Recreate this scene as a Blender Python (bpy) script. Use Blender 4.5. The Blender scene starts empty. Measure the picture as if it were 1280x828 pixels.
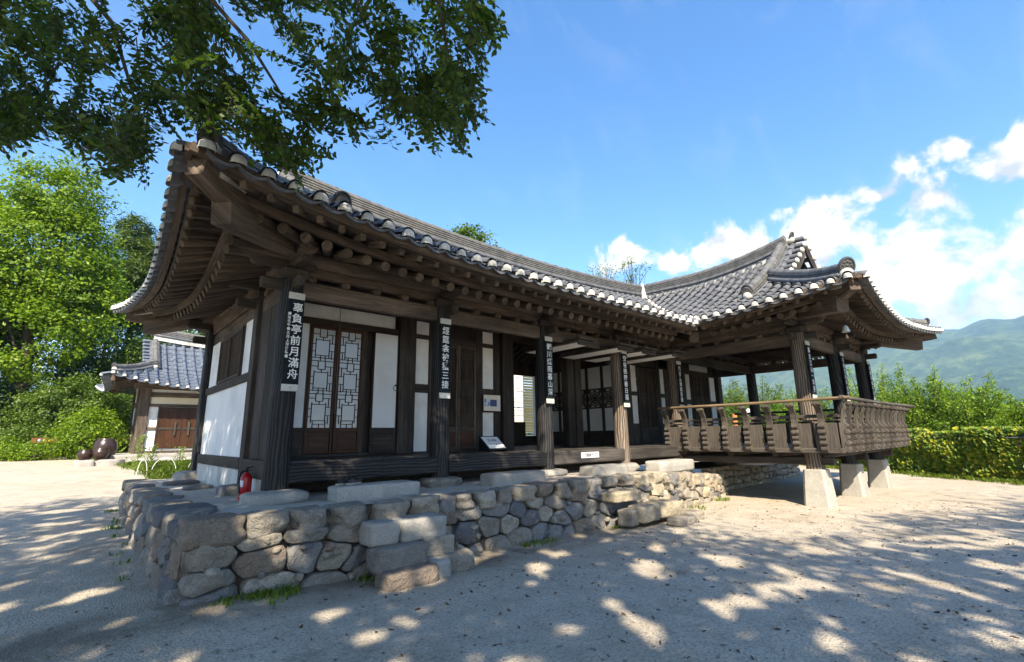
import bpy, math, random
import numpy as np
from mathutils import Vector, Matrix, noise
R_ = math.radians
SC = bpy.context.scene
COL = SC.collection

# ------------------------------------------------------------------ camera
FPX, TH, AL, RO, EYE = 603.45, R_(12.298), R_(48.413), R_(-0.86), 1.5
hd = Vector((math.cos(AL), math.sin(AL), 0)); rt = Vector((math.sin(AL), -math.cos(AL), 0)); UP = Vector((0, 0, 1))
fw = hd*math.cos(TH) + UP*math.sin(TH); cu_ = -hd*math.sin(TH) + UP*math.cos(TH)
cr = rt*math.cos(RO) + cu_*math.sin(RO); cup = -rt*math.sin(RO) + cu_*math.cos(RO)
cam = bpy.data.cameras.new('Camera'); camo = bpy.data.objects.new('Camera', cam); COL.objects.link(camo)
M = Matrix((cr, cup, -fw)).transposed().to_4x4(); M.translation = (0, 0, EYE); camo.matrix_world = M
cam.sensor_fit = 'HORIZONTAL'; cam.sensor_width = 36; cam.lens = 36*FPX/1280
cam.clip_start = 0.05; cam.clip_end = 30000
SC.camera = camo

# ------------------------------------------------------------------ sun, sky, exposure
SUN_EL, SUN_H = R_(43), (0.63, 0.777)            # light travels along +SUN_H and down
sun = bpy.data.lights.new('sun', 'SUN'); sun.energy = 3.9; sun.angle = R_(0.53); sun.color = (1.0, 0.965, 0.91)
suno = bpy.data.objects.new('sun', sun); COL.objects.link(suno); suno.location = (-20, -25, 30)
ld = Vector((SUN_H[0]*math.cos(SUN_EL), SUN_H[1]*math.cos(SUN_EL), -math.sin(SUN_EL)))
suno.rotation_euler = ld.to_track_quat('-Z', 'Y').to_euler()
SC.view_settings.view_transform = 'Standard'; SC.view_settings.look = 'None'
SC.view_settings.exposure = 1.72; SC.view_settings.gamma = 1.0
SC.view_settings.use_white_balance = True; SC.view_settings.white_balance_temperature = 8000; SC.view_settings.white_balance_tint = 8
SC.view_settings.use_curve_mapping = False
cy = SC.cycles
cy.max_bounces = 6; cy.diffuse_bounces = 3; cy.glossy_bounces = 2; cy.transmission_bounces = 3; cy.transparent_max_bounces = 6; cy.volume_bounces = 0
cy.use_denoising = True

def ray(px, py):
    return (fw*FPX + cr*(px-640) - cup*(py-414)).normalized()

class NT:
    def __init__(s, tree): s.t = tree; s.n = tree.nodes; s.l = tree.links; s.n.clear()
    def new(s, typ, ins=None, **kw):
        nd = s.n.new(typ)
        for k, v in kw.items(): setattr(nd, k, v)
        for k, v in (ins or {}).items():
            sk = nd.inputs[k]
            if isinstance(v, bpy.types.NodeSocket): s.l.new(v, sk)
            else: sk.default_value = v
        return nd
    def math(s, op, a, b=0.0, c=0.0, clamp=False):
        nd = s.new('ShaderNodeMath', {0: a, 1: b, 2: c}, operation=op, use_clamp=clamp); return nd.outputs[0]
    def ramp(s, fac, stops, interp='LINEAR'):
        nd = s.new('ShaderNodeValToRGB', {0: fac}); cr_ = nd.color_ramp; cr_.interpolation = interp
        while len(cr_.elements) < len(stops): cr_.elements.new(0.5)
        for e, (p, c) in zip(cr_.elements, stops):
            e.position = p; e.color = (c, c, c, 1) if isinstance(c, (int, float)) else (*c, 1)
        return nd.outputs[0]
    def mix(s, fac, a, b, typ='MIX'):
        nd = s.new('ShaderNodeMixRGB', {0: fac, 1: a if isinstance(a, bpy.types.NodeSocket) else (*a, 1), 2: b if isinstance(b, bpy.types.NodeSocket) else (*b, 1)}, blend_type=typ); return nd.outputs[0]
    def noise(s, vec, scale, detail=4.0, rough=0.55, dist=0.0, out='Fac'):
        nd = s.new('ShaderNodeTexNoise', {'Vector': vec, 'Scale': scale, 'Detail': detail, 'Roughness': rough, 'Distortion': dist}); return nd.outputs[out]

# world: Nishita sky with procedural cumulus in chosen directions
wd = bpy.data.worlds.new('World'); SC.world = wd; wd.use_nodes = True
w = NT(wd.node_tree)
sky = w.new('ShaderNodeTexSky', sky_type='NISHITA', sun_disc=False, sun_elevation=SUN_EL,
            sun_rotation=math.atan2(-SUN_H[0], -SUN_H[1]), air_density=1.0, dust_density=0.6, ozone_density=2.2, altitude=50)
skyc = w.new('ShaderNodeHueSaturation', {'Hue': 0.507, 'Saturation': 1.36, 'Value': 0.88, 'Color': sky.outputs[0]}).outputs[0]
tc = w.new('ShaderNodeTexCoord').outputs['Generated']
BLOBS = [(1275, 200, 60, 45), (1240, 310, 95, 34), (1130, 345, 120, 34), (1120, 310, 90, 50), (1030, 275, 60, 45), (1260, 375, 110, 28), (1110, 240, 45, 30), (1165, 250, 70, 40),
         (790, 325, 62, 30), (755, 335, 45, 26), (840, 330, 30, 18), (898, 310, 42, 26), (960, 330, 80, 50), (1180, 400, 90, 18), (1195, 185, 30, 16), (1360, 260, 80, 60), (1420, 380, 120, 50),
         (700, 420, 120, 40), (560, 470, 120, 40), (1020, 320, 60, 40)]
nz = w.noise(tc, 11.0, 9.0, 0.62, 0.25)
nzo = w.new('ShaderNodeVectorMath', {0: tc, 1: (-0.02, -0.025, 0.035)}, operation='ADD').outputs[0]
nz2 = w.noise(nzo, 11.0, 6.0, 0.6, 0.25)
dens = None
for bx_, by_, rx, ry in BLOBS:
    d0 = ray(bx_, by_); ra = rx/FPX*0.8; sq = rx/ry
    sub = w.new('ShaderNodeVectorMath', {0: tc, 1: tuple(d0)}, operation='SUBTRACT').outputs[0]
    sc_ = w.new('ShaderNodeVectorMath', {0: sub, 1: (1/ra, 1/ra, sq/ra)}, operation='MULTIPLY').outputs[0]
    ln = w.new('ShaderNodeVectorMath', {0: sc_}, operation='LENGTH').outputs['Value']
    mk = w.math('SUBTRACT', 1.24, ln, clamp=False)
    dens = mk if dens is None else w.math('SMOOTH_MAX', dens, mk, 0.25)
dens = w.math('MAXIMUM', dens, -0.6)
cd = w.math('ADD', dens, w.math('MULTIPLY', w.math('SUBTRACT', nz, 0.5), 4.6))
cmask = w.new('ShaderNodeMapRange', {0: cd, 1: 0.30, 2: 1.0, 3: 0.0, 4: 1.0}, interpolation_type='SMOOTHSTEP').outputs[0]
# thin high streaks
stv = w.new('ShaderNodeMapping', {'Vector': tc, 'Rotation': (0.3, 0.5, 0.6), 'Scale': (1.0, 6.0, 3.0)}).outputs[0]
stn = w.noise(stv, 2.4, 6.0, 0.6, 0.6)
strk = w.math('MULTIPLY', w.new('ShaderNodeMapRange', {0: stn, 1: 0.52, 2: 0.9, 3: 0.0, 4: 0.13}).outputs[0], 1.0)
cmask = w.math('MAXIMUM', cmask, strk)
shade = w.math('ADD', w.math('MULTIPLY', w.math('SUBTRACT', nz, nz2), 3.6), 0.60, clamp=True)
ccol = w.ramp(shade, [(0.15, (1.6, 1.75, 2.05)), (0.5, (2.4, 2.5, 2.65)), (0.8, (2.8, 2.8, 2.77))])
wc = w.mix(cmask, skyc, ccol)
bg = w.new('ShaderNodeBackground', {0: wc, 1: 0.145})
w.l.new(bg.outputs[0], w.new('ShaderNodeOutputWorld').inputs[0])

# ------------------------------------------------------------------ materials
MATS = {}
def mat(name, fn):
    if name not in MATS:
        m = bpy.data.materials.new(name); m.use_nodes = True
        t = NT(m.node_tree); sh = fn(t)
        t.l.new(sh, t.new('ShaderNodeOutputMaterial').inputs[0]); MATS[name] = m
    return MATS[name]
def bsdf(t, col, rough=0.7, bump=None, bstr=0.3, bdist=0.01, spec=0.3, metal=0.0, **kw):
    ins = {'Roughness': rough, 'Specular IOR Level': spec, 'Metallic': metal}
    ins['Base Color'] = col if isinstance(col, bpy.types.NodeSocket) else (*col, 1)
    ins.update(kw)
    if bump is not None:
        ins['Normal'] = t.new('ShaderNodeBump', {'Height': bump, 'Strength': bstr, 'Distance': bdist}).outputs[0]
    return t.new('ShaderNodeBsdfPrincipled', ins).outputs[0]
def orand(t): return t.new('ShaderNodeObjectInfo').outputs['Random']
def irand(t): return t.math('FRACT', t.math('ADD', orand(t), t.new('ShaderNodeNewGeometry').outputs['Random Per Island']))
def ocoord(t): return t.new('ShaderNodeTexCoord').outputs['Object']
def wood(name, dark, light, rough=0.75, gs=22, fleck=0.5, bstr=0.5, ring=False):
    def f(t):
        uv = t.new('ShaderNodeTexCoord').outputs['UV']
        off = t.new('ShaderNodeCombineXYZ', {0: t.math('MULTIPLY', orand(t), 37.0), 1: t.math('MULTIPLY', orand(t), 91.0), 2: 0.0}).outputs[0]
        v = t.new('ShaderNodeVectorMath', {0: uv, 1: off}, operation='ADD').outputs[0]
        wp = t.math('MULTIPLY', t.math('SUBTRACT', t.noise(t.new('ShaderNodeMapping', {'Vector': v, 'Scale': (1.7, 3.5, 1)}).outputs[0], 1.0, 3, 0.5), 0.5), 0.11)
        v = t.new('ShaderNodeVectorMath', {0: v, 1: t.new('ShaderNodeCombineXYZ', {0: 0.0, 1: wp, 2: 0.0}).outputs[0]}, operation='ADD').outputs[0]
        g1 = t.noise(t.new('ShaderNodeMapping', {'Vector': v, 'Scale': (1.1, gs, 1)}).outputs[0], 1.0, 7, 0.7, 1.6)
        g2 = t.noise(t.new('ShaderNodeMapping', {'Vector': v, 'Scale': (0.8, 3.0, 1)}).outputs[0], 1.0, 4, 0.6, 0.4)
        f1 = t.math('ADD', t.math('MULTIPLY', g1, 0.6), t.math('MULTIPLY', g2, 0.5))
        if ring:
            wv = t.new('ShaderNodeTexWave', {'Vector': t.new('ShaderNodeMapping', {'Vector': v, 'Scale': (0.55, 3.2, 1)}).outputs[0], 'Scale': 2.2, 'Distortion': 11.0, 'Detail': 3.0, 'Detail Scale': 0.5}, wave_type='RINGS', rings_direction='Z').outputs['Fac']
            f1 = t.math('ADD', t.math('MULTIPLY', f1, 0.68), t.math('MULTIPLY', wv, 0.32))
        col = t.ramp(f1, [(0.36, dark), (0.53, tuple(a*.62+b*.38 for a, b in zip(dark, light))), (0.70, light)])
        col = t.mix(t.math('MULTIPLY', orand(t), 0.35), col, tuple(c*0.5 for c in dark))
        return bsdf(t, col, rough, f1, bstr, 0.012, 0.25)
    return mat(name, f)
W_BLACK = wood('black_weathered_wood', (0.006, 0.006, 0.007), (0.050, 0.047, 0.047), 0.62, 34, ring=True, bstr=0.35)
W_DARK = wood('dark_brown_wood', (0.010, 0.008, 0.007), (0.105, 0.083, 0.070), 0.75, 30, bstr=.35)
W_BROWN = wood('rafter_brown_wood', (0.016, 0.012, 0.009), (0.20, 0.150, 0.115), 0.8, 26)
W_BEAM = wood('beam_brown_wood', (0.020, 0.015, 0.012), (0.215, 0.160, 0.125), 0.8, 26, bstr=.5)
W_RED = wood('reddish_door_wood', (0.030, 0.012, 0.006), (0.120, 0.050, 0.024), 0.5)
W_GREY = wood('grey_weathered_wood', (0.022, 0.018, 0.016), (0.155, 0.132, 0.112), 0.85, 26, bstr=0.6)
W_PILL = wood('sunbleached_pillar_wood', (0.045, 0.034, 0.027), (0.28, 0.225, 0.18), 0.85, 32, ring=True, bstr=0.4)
W_RAIL = wood('tan_rail_wood', (0.09, 0.06, 0.036), (0.30, 0.215, 0.135), 0.6)
W_FLOOR = wood('worn_floor_wood', (0.020, 0.018, 0.017), (0.12, 0.105, 0.095), 0.55, 28, bstr=0.35)
W_BARK = wood('tree_bark', (0.035, 0.027, 0.02), (0.14, 0.115, 0.09), 0.95, 10, bstr=1.0)
def plaster(name, base, stain):
    def f(t):
        oc = ocoord(t)
        n = t.noise(oc, 2.2, 6, 0.6); n2 = t.noise(oc, 40, 3, 0.6)
        n3 = t.noise(t.new('ShaderNodeMapping', {'Vector': oc, 'Scale': (9, 9, 0.7)}).outputs[0], 1.0, 4, 0.6)
        c = t.mix(t.ramp(n, [(0.42, 0.0), (0.75, 0.8)]), base, stain)
        c = t.mix(t.ramp(n3, [(0.5, 0.0), (0.8, 0.35)]), c, stain)
        return bsdf(t, c, 0.9, t.math('ADD', n2, n), 0.12, 0.006, 0.2)
    return mat(name, f)
PLAS = plaster('white_plaster', (0.80, 0.79, 0.77), (0.58, 0.56, 0.53))
PAPER = plaster('white_door_paper', (0.72, 0.74, 0.77), (0.60, 0.61, 0.61))
LIME = plaster('lime_plaster_dirty', (0.56, 0.55, 0.51), (0.22, 0.215, 0.20))
YPLAS = plaster('cream_plaster', (0.70, 0.62, 0.46), (0.55, 0.47, 0.34))
def f_tile(base, var, lich):
    def f(t):
        oc = ocoord(t)
        n = t.noise(oc, 6.0, 5, 0.6); n2 = t.noise(oc, 28, 4, 0.65); n3 = t.noise(oc, 1.1, 3, 0.5)
        c = t.mix(t.ramp(n, [(0.35, 0.0), (0.7, 1.0)]), base, var)
        c = t.mix(t.math('MULTIPLY', t.ramp(n2, [(0.56, 0.0), (0.72, 0.75)]), t.ramp(n3, [(0.35, 0.25), (0.65, 1.0)])), c, lich)
        return bsdf(t, c, 0.62, n2, 0.35, 0.008, 0.4)
    return f
TILE = mat('grey_roof_tile', f_tile((0.062, 0.068, 0.080), (0.140, 0.147, 0.162), (0.29, 0.28, 0.25)))
TILEB = mat('blue_grey_roof_tile', f_tile((0.055, 0.075, 0.11), (0.12, 0.145, 0.19), (0.26, 0.27, 0.27)))
RIDGE = mat('ridge_course_tile', f_tile((0.075, 0.078, 0.082), (0.16, 0.158, 0.152), (0.36, 0.32, 0.23)))
TDARK = mat('dark_end_tile', f_tile((0.035, 0.037, 0.04), (0.075, 0.077, 0.08), (0.15, 0.15, 0.14)))
def f_stone(stops, sp=0.5, stain=1.0, rel=1.0):
    def f(t):
        oc = t.new('ShaderNodeVectorMath', {0: ocoord(t), 1: t.new('ShaderNodeCombineXYZ', {0: t.math('MULTIPLY', orand(t), 53.0), 1: t.math('MULTIPLY', orand(t), 17.0), 2: 0.0}).outputs[0]}, operation='ADD').outputs[0]
        n = t.noise(oc, 5.0, 6, 0.65, 0.4); n2 = t.noise(oc, 60, 3, 0.7); n3 = t.noise(oc, 13, 5, 0.62, 1.5)
        base = t.ramp(irand(t), stops, 'CONSTANT')
        c = t.mix(t.ramp(n, [(0.35, 0.5*stain), (0.6, 0.0)]), base, (0.13, 0.11, 0.09))
        c = t.mix(t.ramp(n3, [(0.55, 0.0), (0.7, 0.5*stain)]), c, (0.42, 0.36, 0.27))
        c = t.mix(t.ramp(n2, [(0.4, 0.35*sp*2), (0.55, 0.0)]), c, (0.05, 0.05, 0.05))
        n4 = t.new('ShaderNodeTexVoronoi', {'Vector': oc, 'Scale': 7.0}, feature='SMOOTH_F1').outputs['Distance']
        h = t.math('ADD', t.math('ADD', t.math('MULTIPLY', n3, 0.9), t.math('MULTIPLY', n2, 0.2)), t.math('MULTIPLY', n4, 0.8))
        return bsdf(t, c, 0.88, h, 1.0*rel, 0.04*rel, 0.25)
    return f
STONE = mat('field_stone', f_stone([(0.0, (0.29, 0.26, 0.22)), (0.2, (0.225, 0.225, 0.225)), (0.34, (0.36, 0.315, 0.25)), (0.5, (0.25, 0.23, 0.205)), (0.64, (0.26, 0.20, 0.155)), (0.76, (0.13, 0.135, 0.15)), (0.87, (0.40, 0.36, 0.30))]))
STONEW = mat('sunlit_tan_stone', f_stone([(0.0, (0.52, 0.43, 0.30)), (0.25, (0.42, 0.35, 0.26)), (0.5, (0.56, 0.48, 0.36)), (0.75, (0.38, 0.33, 0.27))]))  # for stones in the sun: sunlight put into a lighter, warmer colour
GRAN = mat('cut_granite', f_stone([(0.0, (0.36, 0.34, 0.31)), (0.3, (0.40, 0.385, 0.36)), (0.6, (0.33, 0.315, 0.29))], 0.35, .5, .6))
PILE = mat('dressed_granite_pile', f_stone([(0.0, (0.43, 0.405, 0.36)), (0.5, (0.39, 0.37, 0.335))], 0.45, .5, .35))
def f_earth(t):
    oc = ocoord(t); n = t.noise(oc, 2.0, 6, 0.6); n2 = t.noise(oc, 45, 4, 0.7)
    return bsdf(t, t.mix(n, (0.36, 0.32, 0.27), (0.50, 0.455, 0.40)), 0.95, n2, 0.4, 0.01, 0.1)
EARTH = mat('packed_earth', f_earth)
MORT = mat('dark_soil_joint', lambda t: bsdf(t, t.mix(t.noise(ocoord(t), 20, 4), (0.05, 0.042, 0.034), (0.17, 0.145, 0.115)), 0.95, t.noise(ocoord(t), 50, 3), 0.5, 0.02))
def flat(name, col, rough=0.6, **kw): return mat(name, lambda t: bsdf(t, col, rough, **kw))
INK_W = flat('white_lettering', (0.8, 0.8, 0.79), 0.7)
INK_B = flat('black_lettering', (0.02, 0.02, 0.025), 0.7)
BOARD = mat('blackboard_lacquer', lambda t: bsdf(t, t.mix(t.noise(ocoord(t), 7, 4), (0.005, 0.008, 0.010), (0.016, 0.022, 0.026)), 0.75, spec=.12))
IRON = flat('black_iron', (0.025, 0.024, 0.023), 0.5, metal=0.6)
REDP = flat('red_paint', (0.42, 0.008, 0.012), 0.28, spec=0.5)
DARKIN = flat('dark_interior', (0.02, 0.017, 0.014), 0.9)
def f_glass(t):
    n = t.noise(ocoord(t), 3.0, 3, 0.5)
    return bsdf(t, t.mix(n, (0.44, 0.47, 0.52), (0.58, 0.61, 0.65)), 0.10, t.noise(ocoord(t), 6, 2), 0.02, 0.01, 0.55)
PANE = mat('paper_backed_glass', f_glass)
def f_ground(t):
    oc = ocoord(t)
    n = t.noise(oc, 0.35, 6, 0.62); n2 = t.noise(oc, 2.3, 6, 0.65, 0.3); n3 = t.noise(oc, 38, 5, 0.75); n4 = t.noise(oc, 120, 2, 0.6)
    vo = t.new('ShaderNodeTexVoronoi', {'Vector': oc, 'Scale': 55.0}).outputs['Distance']
    c = t.mix(t.ramp(n2, [(0.3, 0.0), (0.72, 1.0)]), (0.42, 0.365, 0.29), (0.57, 0.50, 0.405))
    c = t.mix(t.ramp(n, [(0.5, 0.0), (0.68, 0.5)]), c, (0.44, 0.35, 0.24))
    n5 = t.noise(oc, 0.9, 7, 0.7, 0.8)
    c = t.mix(t.ramp(n5, [(0.55, 0.0), (0.66, 0.55)]), c, (0.27, 0.215, 0.155))
    c = t.mix(t.ramp(n3, [(0.36, 0.75), (0.5, 0.0)]), c, (0.20, 0.175, 0.15))
    c = t.mix(t.ramp(n3, [(0.56, 0.0), (0.72, 0.6)]), c, (0.66, 0.62, 0.56))
    c = t.mix(t.ramp(n4, [(0.30, 0.8), (0.38, 0.0)]), c, (0.12, 0.10, 0.085))
    geo0 = t.new('ShaderNodeSeparateXYZ', {0: t.new('ShaderNodeNewGeometry').outputs['Position']})
    soil = t.math('MULTIPLY', t.ramp(t.math('SUBTRACT', 1.0, t.math('MULTIPLY', t.math('ABSOLUTE', t.math('SUBTRACT', geo0.outputs[1], 5.25)), 1.25), clamp=True), [(0.15, 0.0), (0.75, 1.0)]), t.ramp(t.math('ADD', n2, t.math('MULTIPLY', n5, .5)), [(0.60, 0.15), (0.82, 0.95)]))
    soil = t.math('MULTIPLY', soil, t.ramp(t.math('MULTIPLY', t.math('SUBTRACT', 11.0, geo0.outputs[0]), .1, clamp=True), [(0.1, 0.0), (0.4, 1.0)]))
    c = t.mix(soil, c, (0.20, 0.165, 0.125))
    # grass and damp soil away from the yard, by world position
    geo = t.new('ShaderNodeNewGeometry').outputs['Position']; sx = t.new('ShaderNodeSeparateXYZ', {0: geo})
    far = t.math('MAXIMUM', t.math('MULTIPLY', t.math('SUBTRACT', sx.outputs[0], 27.0), 0.25), t.math('MULTIPLY', t.math('SUBTRACT', sx.outputs[1], 31.0), 0.25))
    far = t.math('MAXIMUM', far, t.math('MULTIPLY', t.math('SUBTRACT', -14.0, sx.outputs[0]), 0.25), clamp=True)
    c = t.mix(far, c, t.mix(n2, (0.05, 0.075, 0.02), (0.10, 0.12, 0.035)))
    h = t.math('ADD', t.math('ADD', t.math('MULTIPLY', n3, 0.5), t.math('MULTIPLY', vo, 0.35)), t.math('MULTIPLY', n2, 1.2))
    return bsdf(t, c, 0.95, h, 1.0, 0.03, 0.12)
GROUND = mat('sandy_yard', f_ground)
def f_leaf(c0, c1, c2, trans=0.35, hs=1.0):
    def f(t):
        ri = t.new('ShaderNodeNewGeometry').outputs['Random Per Island']
        n = t.noise(ocoord(t), 0.45*hs, 3, 0.5)
        c = t.ramp(t.math('ADD', t.math('MULTIPLY', ri, 0.6), t.math('MULTIPLY', n, 0.5)), [(0.2, c0), (0.55, c1), (0.9, c2)])
        a = bsdf(t, c, 0.5, spec=0.35)
        tr = t.new('ShaderNodeBsdfTranslucent', {0: t.mix(1.0, c, (1.35, 1.35, 0.6), 'MULTIPLY')}).outputs[0]
        return t.new('ShaderNodeMixShader', {0: trans, 1: a, 2: tr}).outputs[0]
    return f
L_ZEL = mat('zelkova_leaf', f_leaf((0.020, 0.050, 0.010), (0.036, 0.080, 0.014), (0.075, 0.135, 0.022), 0.40))
L_BRI = mat('bright_leaf', f_leaf((0.06, 0.125, 0.010), (0.125, 0.225, 0.014), (0.25, 0.36, 0.025), 0.42))
L_MID = mat('mid_leaf', f_leaf((0.04, 0.085, 0.013), (0.08, 0.145, 0.020), (0.16, 0.23, 0.036), 0.38))
L_DRK = mat('shaded_leaf', f_leaf((0.018, 0.042, 0.010), (0.034, 0.072, 0.014), (0.07, 0.115, 0.022), 0.3))  # understory trees: their lack of light is put into this darker colour
L_PINE = mat('pine_needle', f_leaf((0.045, 0.085, 0.02), (0.085, 0.14, 0.03), (0.15, 0.21, 0.045), 0.3))
L_VINE = mat('vine_leaf', f_leaf((0.05, 0.11, 0.012), (0.14, 0.235, 0.022), (0.48, 0.42, 0.035), 0.45, 6))
L_GRA = mat('grass_blade', f_leaf((0.07, 0.12, 0.02), (0.15, 0.24, 0.03), (0.26, 0.34, 0.05), 0.4, 3))
L_DRY = mat('dry_leaf', f_leaf((0.05, 0.03, 0.015), (0.10, 0.055, 0.025), (0.17, 0.09, 0.04), 0.1, 3))
def f_hill(t):
    oc = ocoord(t); n = t.noise(oc, 0.02, 7, 0.7); n2 = t.noise(oc, 0.0035, 5, 0.6)
    c = t.ramp(t.math('ADD', t.math('MULTIPLY', n, 0.6), t.math('MULTIPLY', n2, 0.4)), [(0.35, (0.012, 0.030, 0.010)), (0.48, (0.036, 0.068, 0.020)), (0.6, (0.10, 0.135, 0.04))])
    return bsdf(t, c, 0.95, n, 1.0, 14.0, 0.05)
HILL = mat('forested_hill', f_hill)

# ------------------------------------------------------------------ mesh builder and object helpers
class MB:
    def __init__(s): s.v = []; s.f = []; s.uv = []; s.sm = []; s.mi = []
    def add(s, vs, fs, uvs=None, smooth=False, mi=0):
        b = len(s.v); s.v += [tuple(x) for x in vs]
        for f in fs:
            s.f.append(tuple(b+i for i in f)); s.sm.append(smooth); s.mi.append(mi)
            s.uv += [uvs[i] for i in f] if uvs is not None else [(0.0, 0.0)]*len(f)
    def box(s, c, size, rot=None, ch=0.006, mi=0):
        h = [x/2 for x in size]; ch = min(ch, min(h)*0.45); L = max(range(3), key=lambda i: h[i]); a, b = [i for i in range(3) if i != L]
        c = Vector(c); vs = []; uv = []; idx = {}
        for sx in (-1, 1):
            for sy in (-1, 1):
                for sz in (-1, 1):
                    sg = (sx, sy, sz)
                    for ax in range(3):
                        p = Vector([sg[i]*(h[i] if i == ax else h[i]-ch) for i in range(3)])
                        idx[(sg, ax)] = len(vs); uv.append((p[L]+c[L], p[a]+p[b]+c[a]))
                        vs.append(c + (rot @ p if rot is not None else p))
        fs = []
        for ax in range(3):
            o1, o2 = [i for i in range(3) if i != ax]
            for sg in (-1, 1):
                q = []
                for s1, s2 in ((-1, -1), (1, -1), (1, 1), (-1, 1)):
                    k = [0]*3; k[ax] = sg; k[o1] = s1; k[o2] = s2; q.append(idx[(tuple(k), ax)])
                fs.append(q)
        for ax in range(3):      # edges along ax
            o1, o2 = [i for i in range(3) if i != ax]
            for s1 in (-1, 1):
                for s2 in (-1, 1):
                    k0 = [0]*3; k1 = [0]*3
                    for k, sg in ((k0, -1), (k1, 1)): k[ax] = sg; k[o1] = s1; k[o2] = s2
                    fs.append([idx[(tuple(k0), o1)], idx[(tuple(k1), o1)], idx[(tuple(k1), o2)], idx[(tuple(k0), o2)]])
        for sx in (-1, 1):
            for sy in (-1, 1):
                for sz in (-1, 1): fs.append([idx[((sx, sy, sz), i)] for i in range(3)])
        s.add(vs, fs, uv, False, mi); return s
    def bb(s, x0, x1, y0, y1, z0, z1, ch=0.006, mi=0):
        return s.box(((x0+x1)/2, (y0+y1)/2, (z0+z1)/2), (abs(x1-x0), abs(y1-y0), abs(z1-z0)), None, ch, mi)
    def bar(s, p0, p1, wd_, ht, up=(0, 0, 1), ch=0.006, mi=0):
        p0, p1 = Vector(p0), Vector(p1); d = p1-p0; x = d.normalized(); y = Vector(up).cross(x).normalized(); z = x.cross(y)
        return s.box((p0+p1)/2, (d.length, wd_, ht), Matrix((x, y, z)).transposed(), ch, mi)
    def tube(s, pts, rad, n=10, caps=True, smooth=True, wob=0.0, seed=0, mi=0):
        pts = [Vector(p) for p in pts]; m = len(pts); rad = rad if isinstance(rad, (list, tuple)) else [rad]*m
        ref = None; vs = []; uv = []; ln = 0.0
        for i, p in enumerate(pts):
            t = (pts[min(i+1, m-1)]-pts[max(i-1, 0)]).normalized()
            if ref is None: ref = Vector((0, 0, 1)) if abs(t.z) < 0.9 else Vector((1, 0, 0))
            a = ref.cross(t).normalized(); b = t.cross(a); ref = b if abs(t.z) < 0.9 or i else ref
            if i: ln += (p-pts[i-1]).length
            for k in range(n+1):
                an = 2*math.pi*(k % n)/n; r = rad[i]
                if wob: r *= 1+wob*noise.noise(Vector((math.cos(an)*1.3+seed*7.1, math.sin(an)*1.3, ln*1.6+seed)))
                vs.append(p+a*math.cos(an)*r+b*math.sin(an)*r); uv.append((ln+seed*3.3, k/n*2*math.pi*rad[i]))
        fs = [(i*(n+1)+k, i*(n+1)+k+1, (i+1)*(n+1)+k+1, (i+1)*(n+1)+k) for i in range(m-1) for k in range(n)]
        s.add(vs, fs, uv, smooth, mi)
        if caps:
            for i, rev in ((0, True), (m-1, False)):
                ring = vs[i*(n+1):i*(n+1)+n]; f = list(range(n)); s.add(ring, [f[::-1] if rev else f], [(0, x*0.02) for x in range(n)], False, mi)
        return s
    def lathe(s, c, prof, n=20, axis=None, smooth=True, mi=0):
        c = Vector(c); ax = Vector(axis or (0, 0, 1)).normalized(); a = ax.orthogonal().normalized(); b = ax.cross(a); vs = []; uv = []
        for i, (r, z) in enumerate(prof):
            for k in range(n): an = 2*math.pi*k/n; vs.append(c+ax*z+(a*math.cos(an)+b*math.sin(an))*r); uv.append((z, an*r))
        m = len(prof); fs = [(i*n+k, i*n+(k+1) % n, (i+1)*n+(k+1) % n, (i+1)*n+k) for i in range(m-1) for k in range(n)]
        s.add(vs, fs, uv, smooth, mi); return s
    def prism(s, poly, o, ax, ay, az, th, smooth=False, mi=0):   # 2D outline extruded along az by th (centred)
        o, ax, ay, az = Vector(o), Vector(ax), Vector(ay), Vector(az); n = len(poly); vs = []; uv = []
        for sg in (-0.5, 0.5):
            for x, y in poly: vs.append(o+ax*x+ay*y+az*th*sg); uv.append((y+sg*th, x+sg*th))
        fs = [tuple(range(n))[::-1], tuple(range(n, 2*n))]+[(i, (i+1) % n, n+(i+1) % n, n+i) for i in range(n)]
        s.add(vs, fs, uv, smooth, mi); return s
    def sweep(s, pts, prof, closed=True, upvec=None, caps=True, smooth=False, mi=0):  # profile (side, up)
        pts = [Vector(p) for p in pts]; m = len(pts); n = len(prof); vs = []; uv = []; ln = 0.0
        for i, p in enumerate(pts):
            t = (pts[min(i+1, m-1)]-pts[max(i-1, 0)]).normalized(); sd = t.cross(UP if upvec is None else upvec).normalized(); u = sd.cross(t)
            if i: ln += (p-pts[i-1]).length
            for x, y in prof: vs.append(p+sd*x+u*y); uv.append((ln, x+y))
        kk = n if closed else n-1
        fs = [(i*n+k, i*n+(k+1) % n, (i+1)*n+(k+1) % n, (i+1)*n+k) for i in range(m-1) for k in range(kk)]
        if closed and caps: fs += [tuple(range(n))[::-1], tuple(range((m-1)*n, m*n))]
        s.add(vs, fs, uv, smooth, mi); return s

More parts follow.
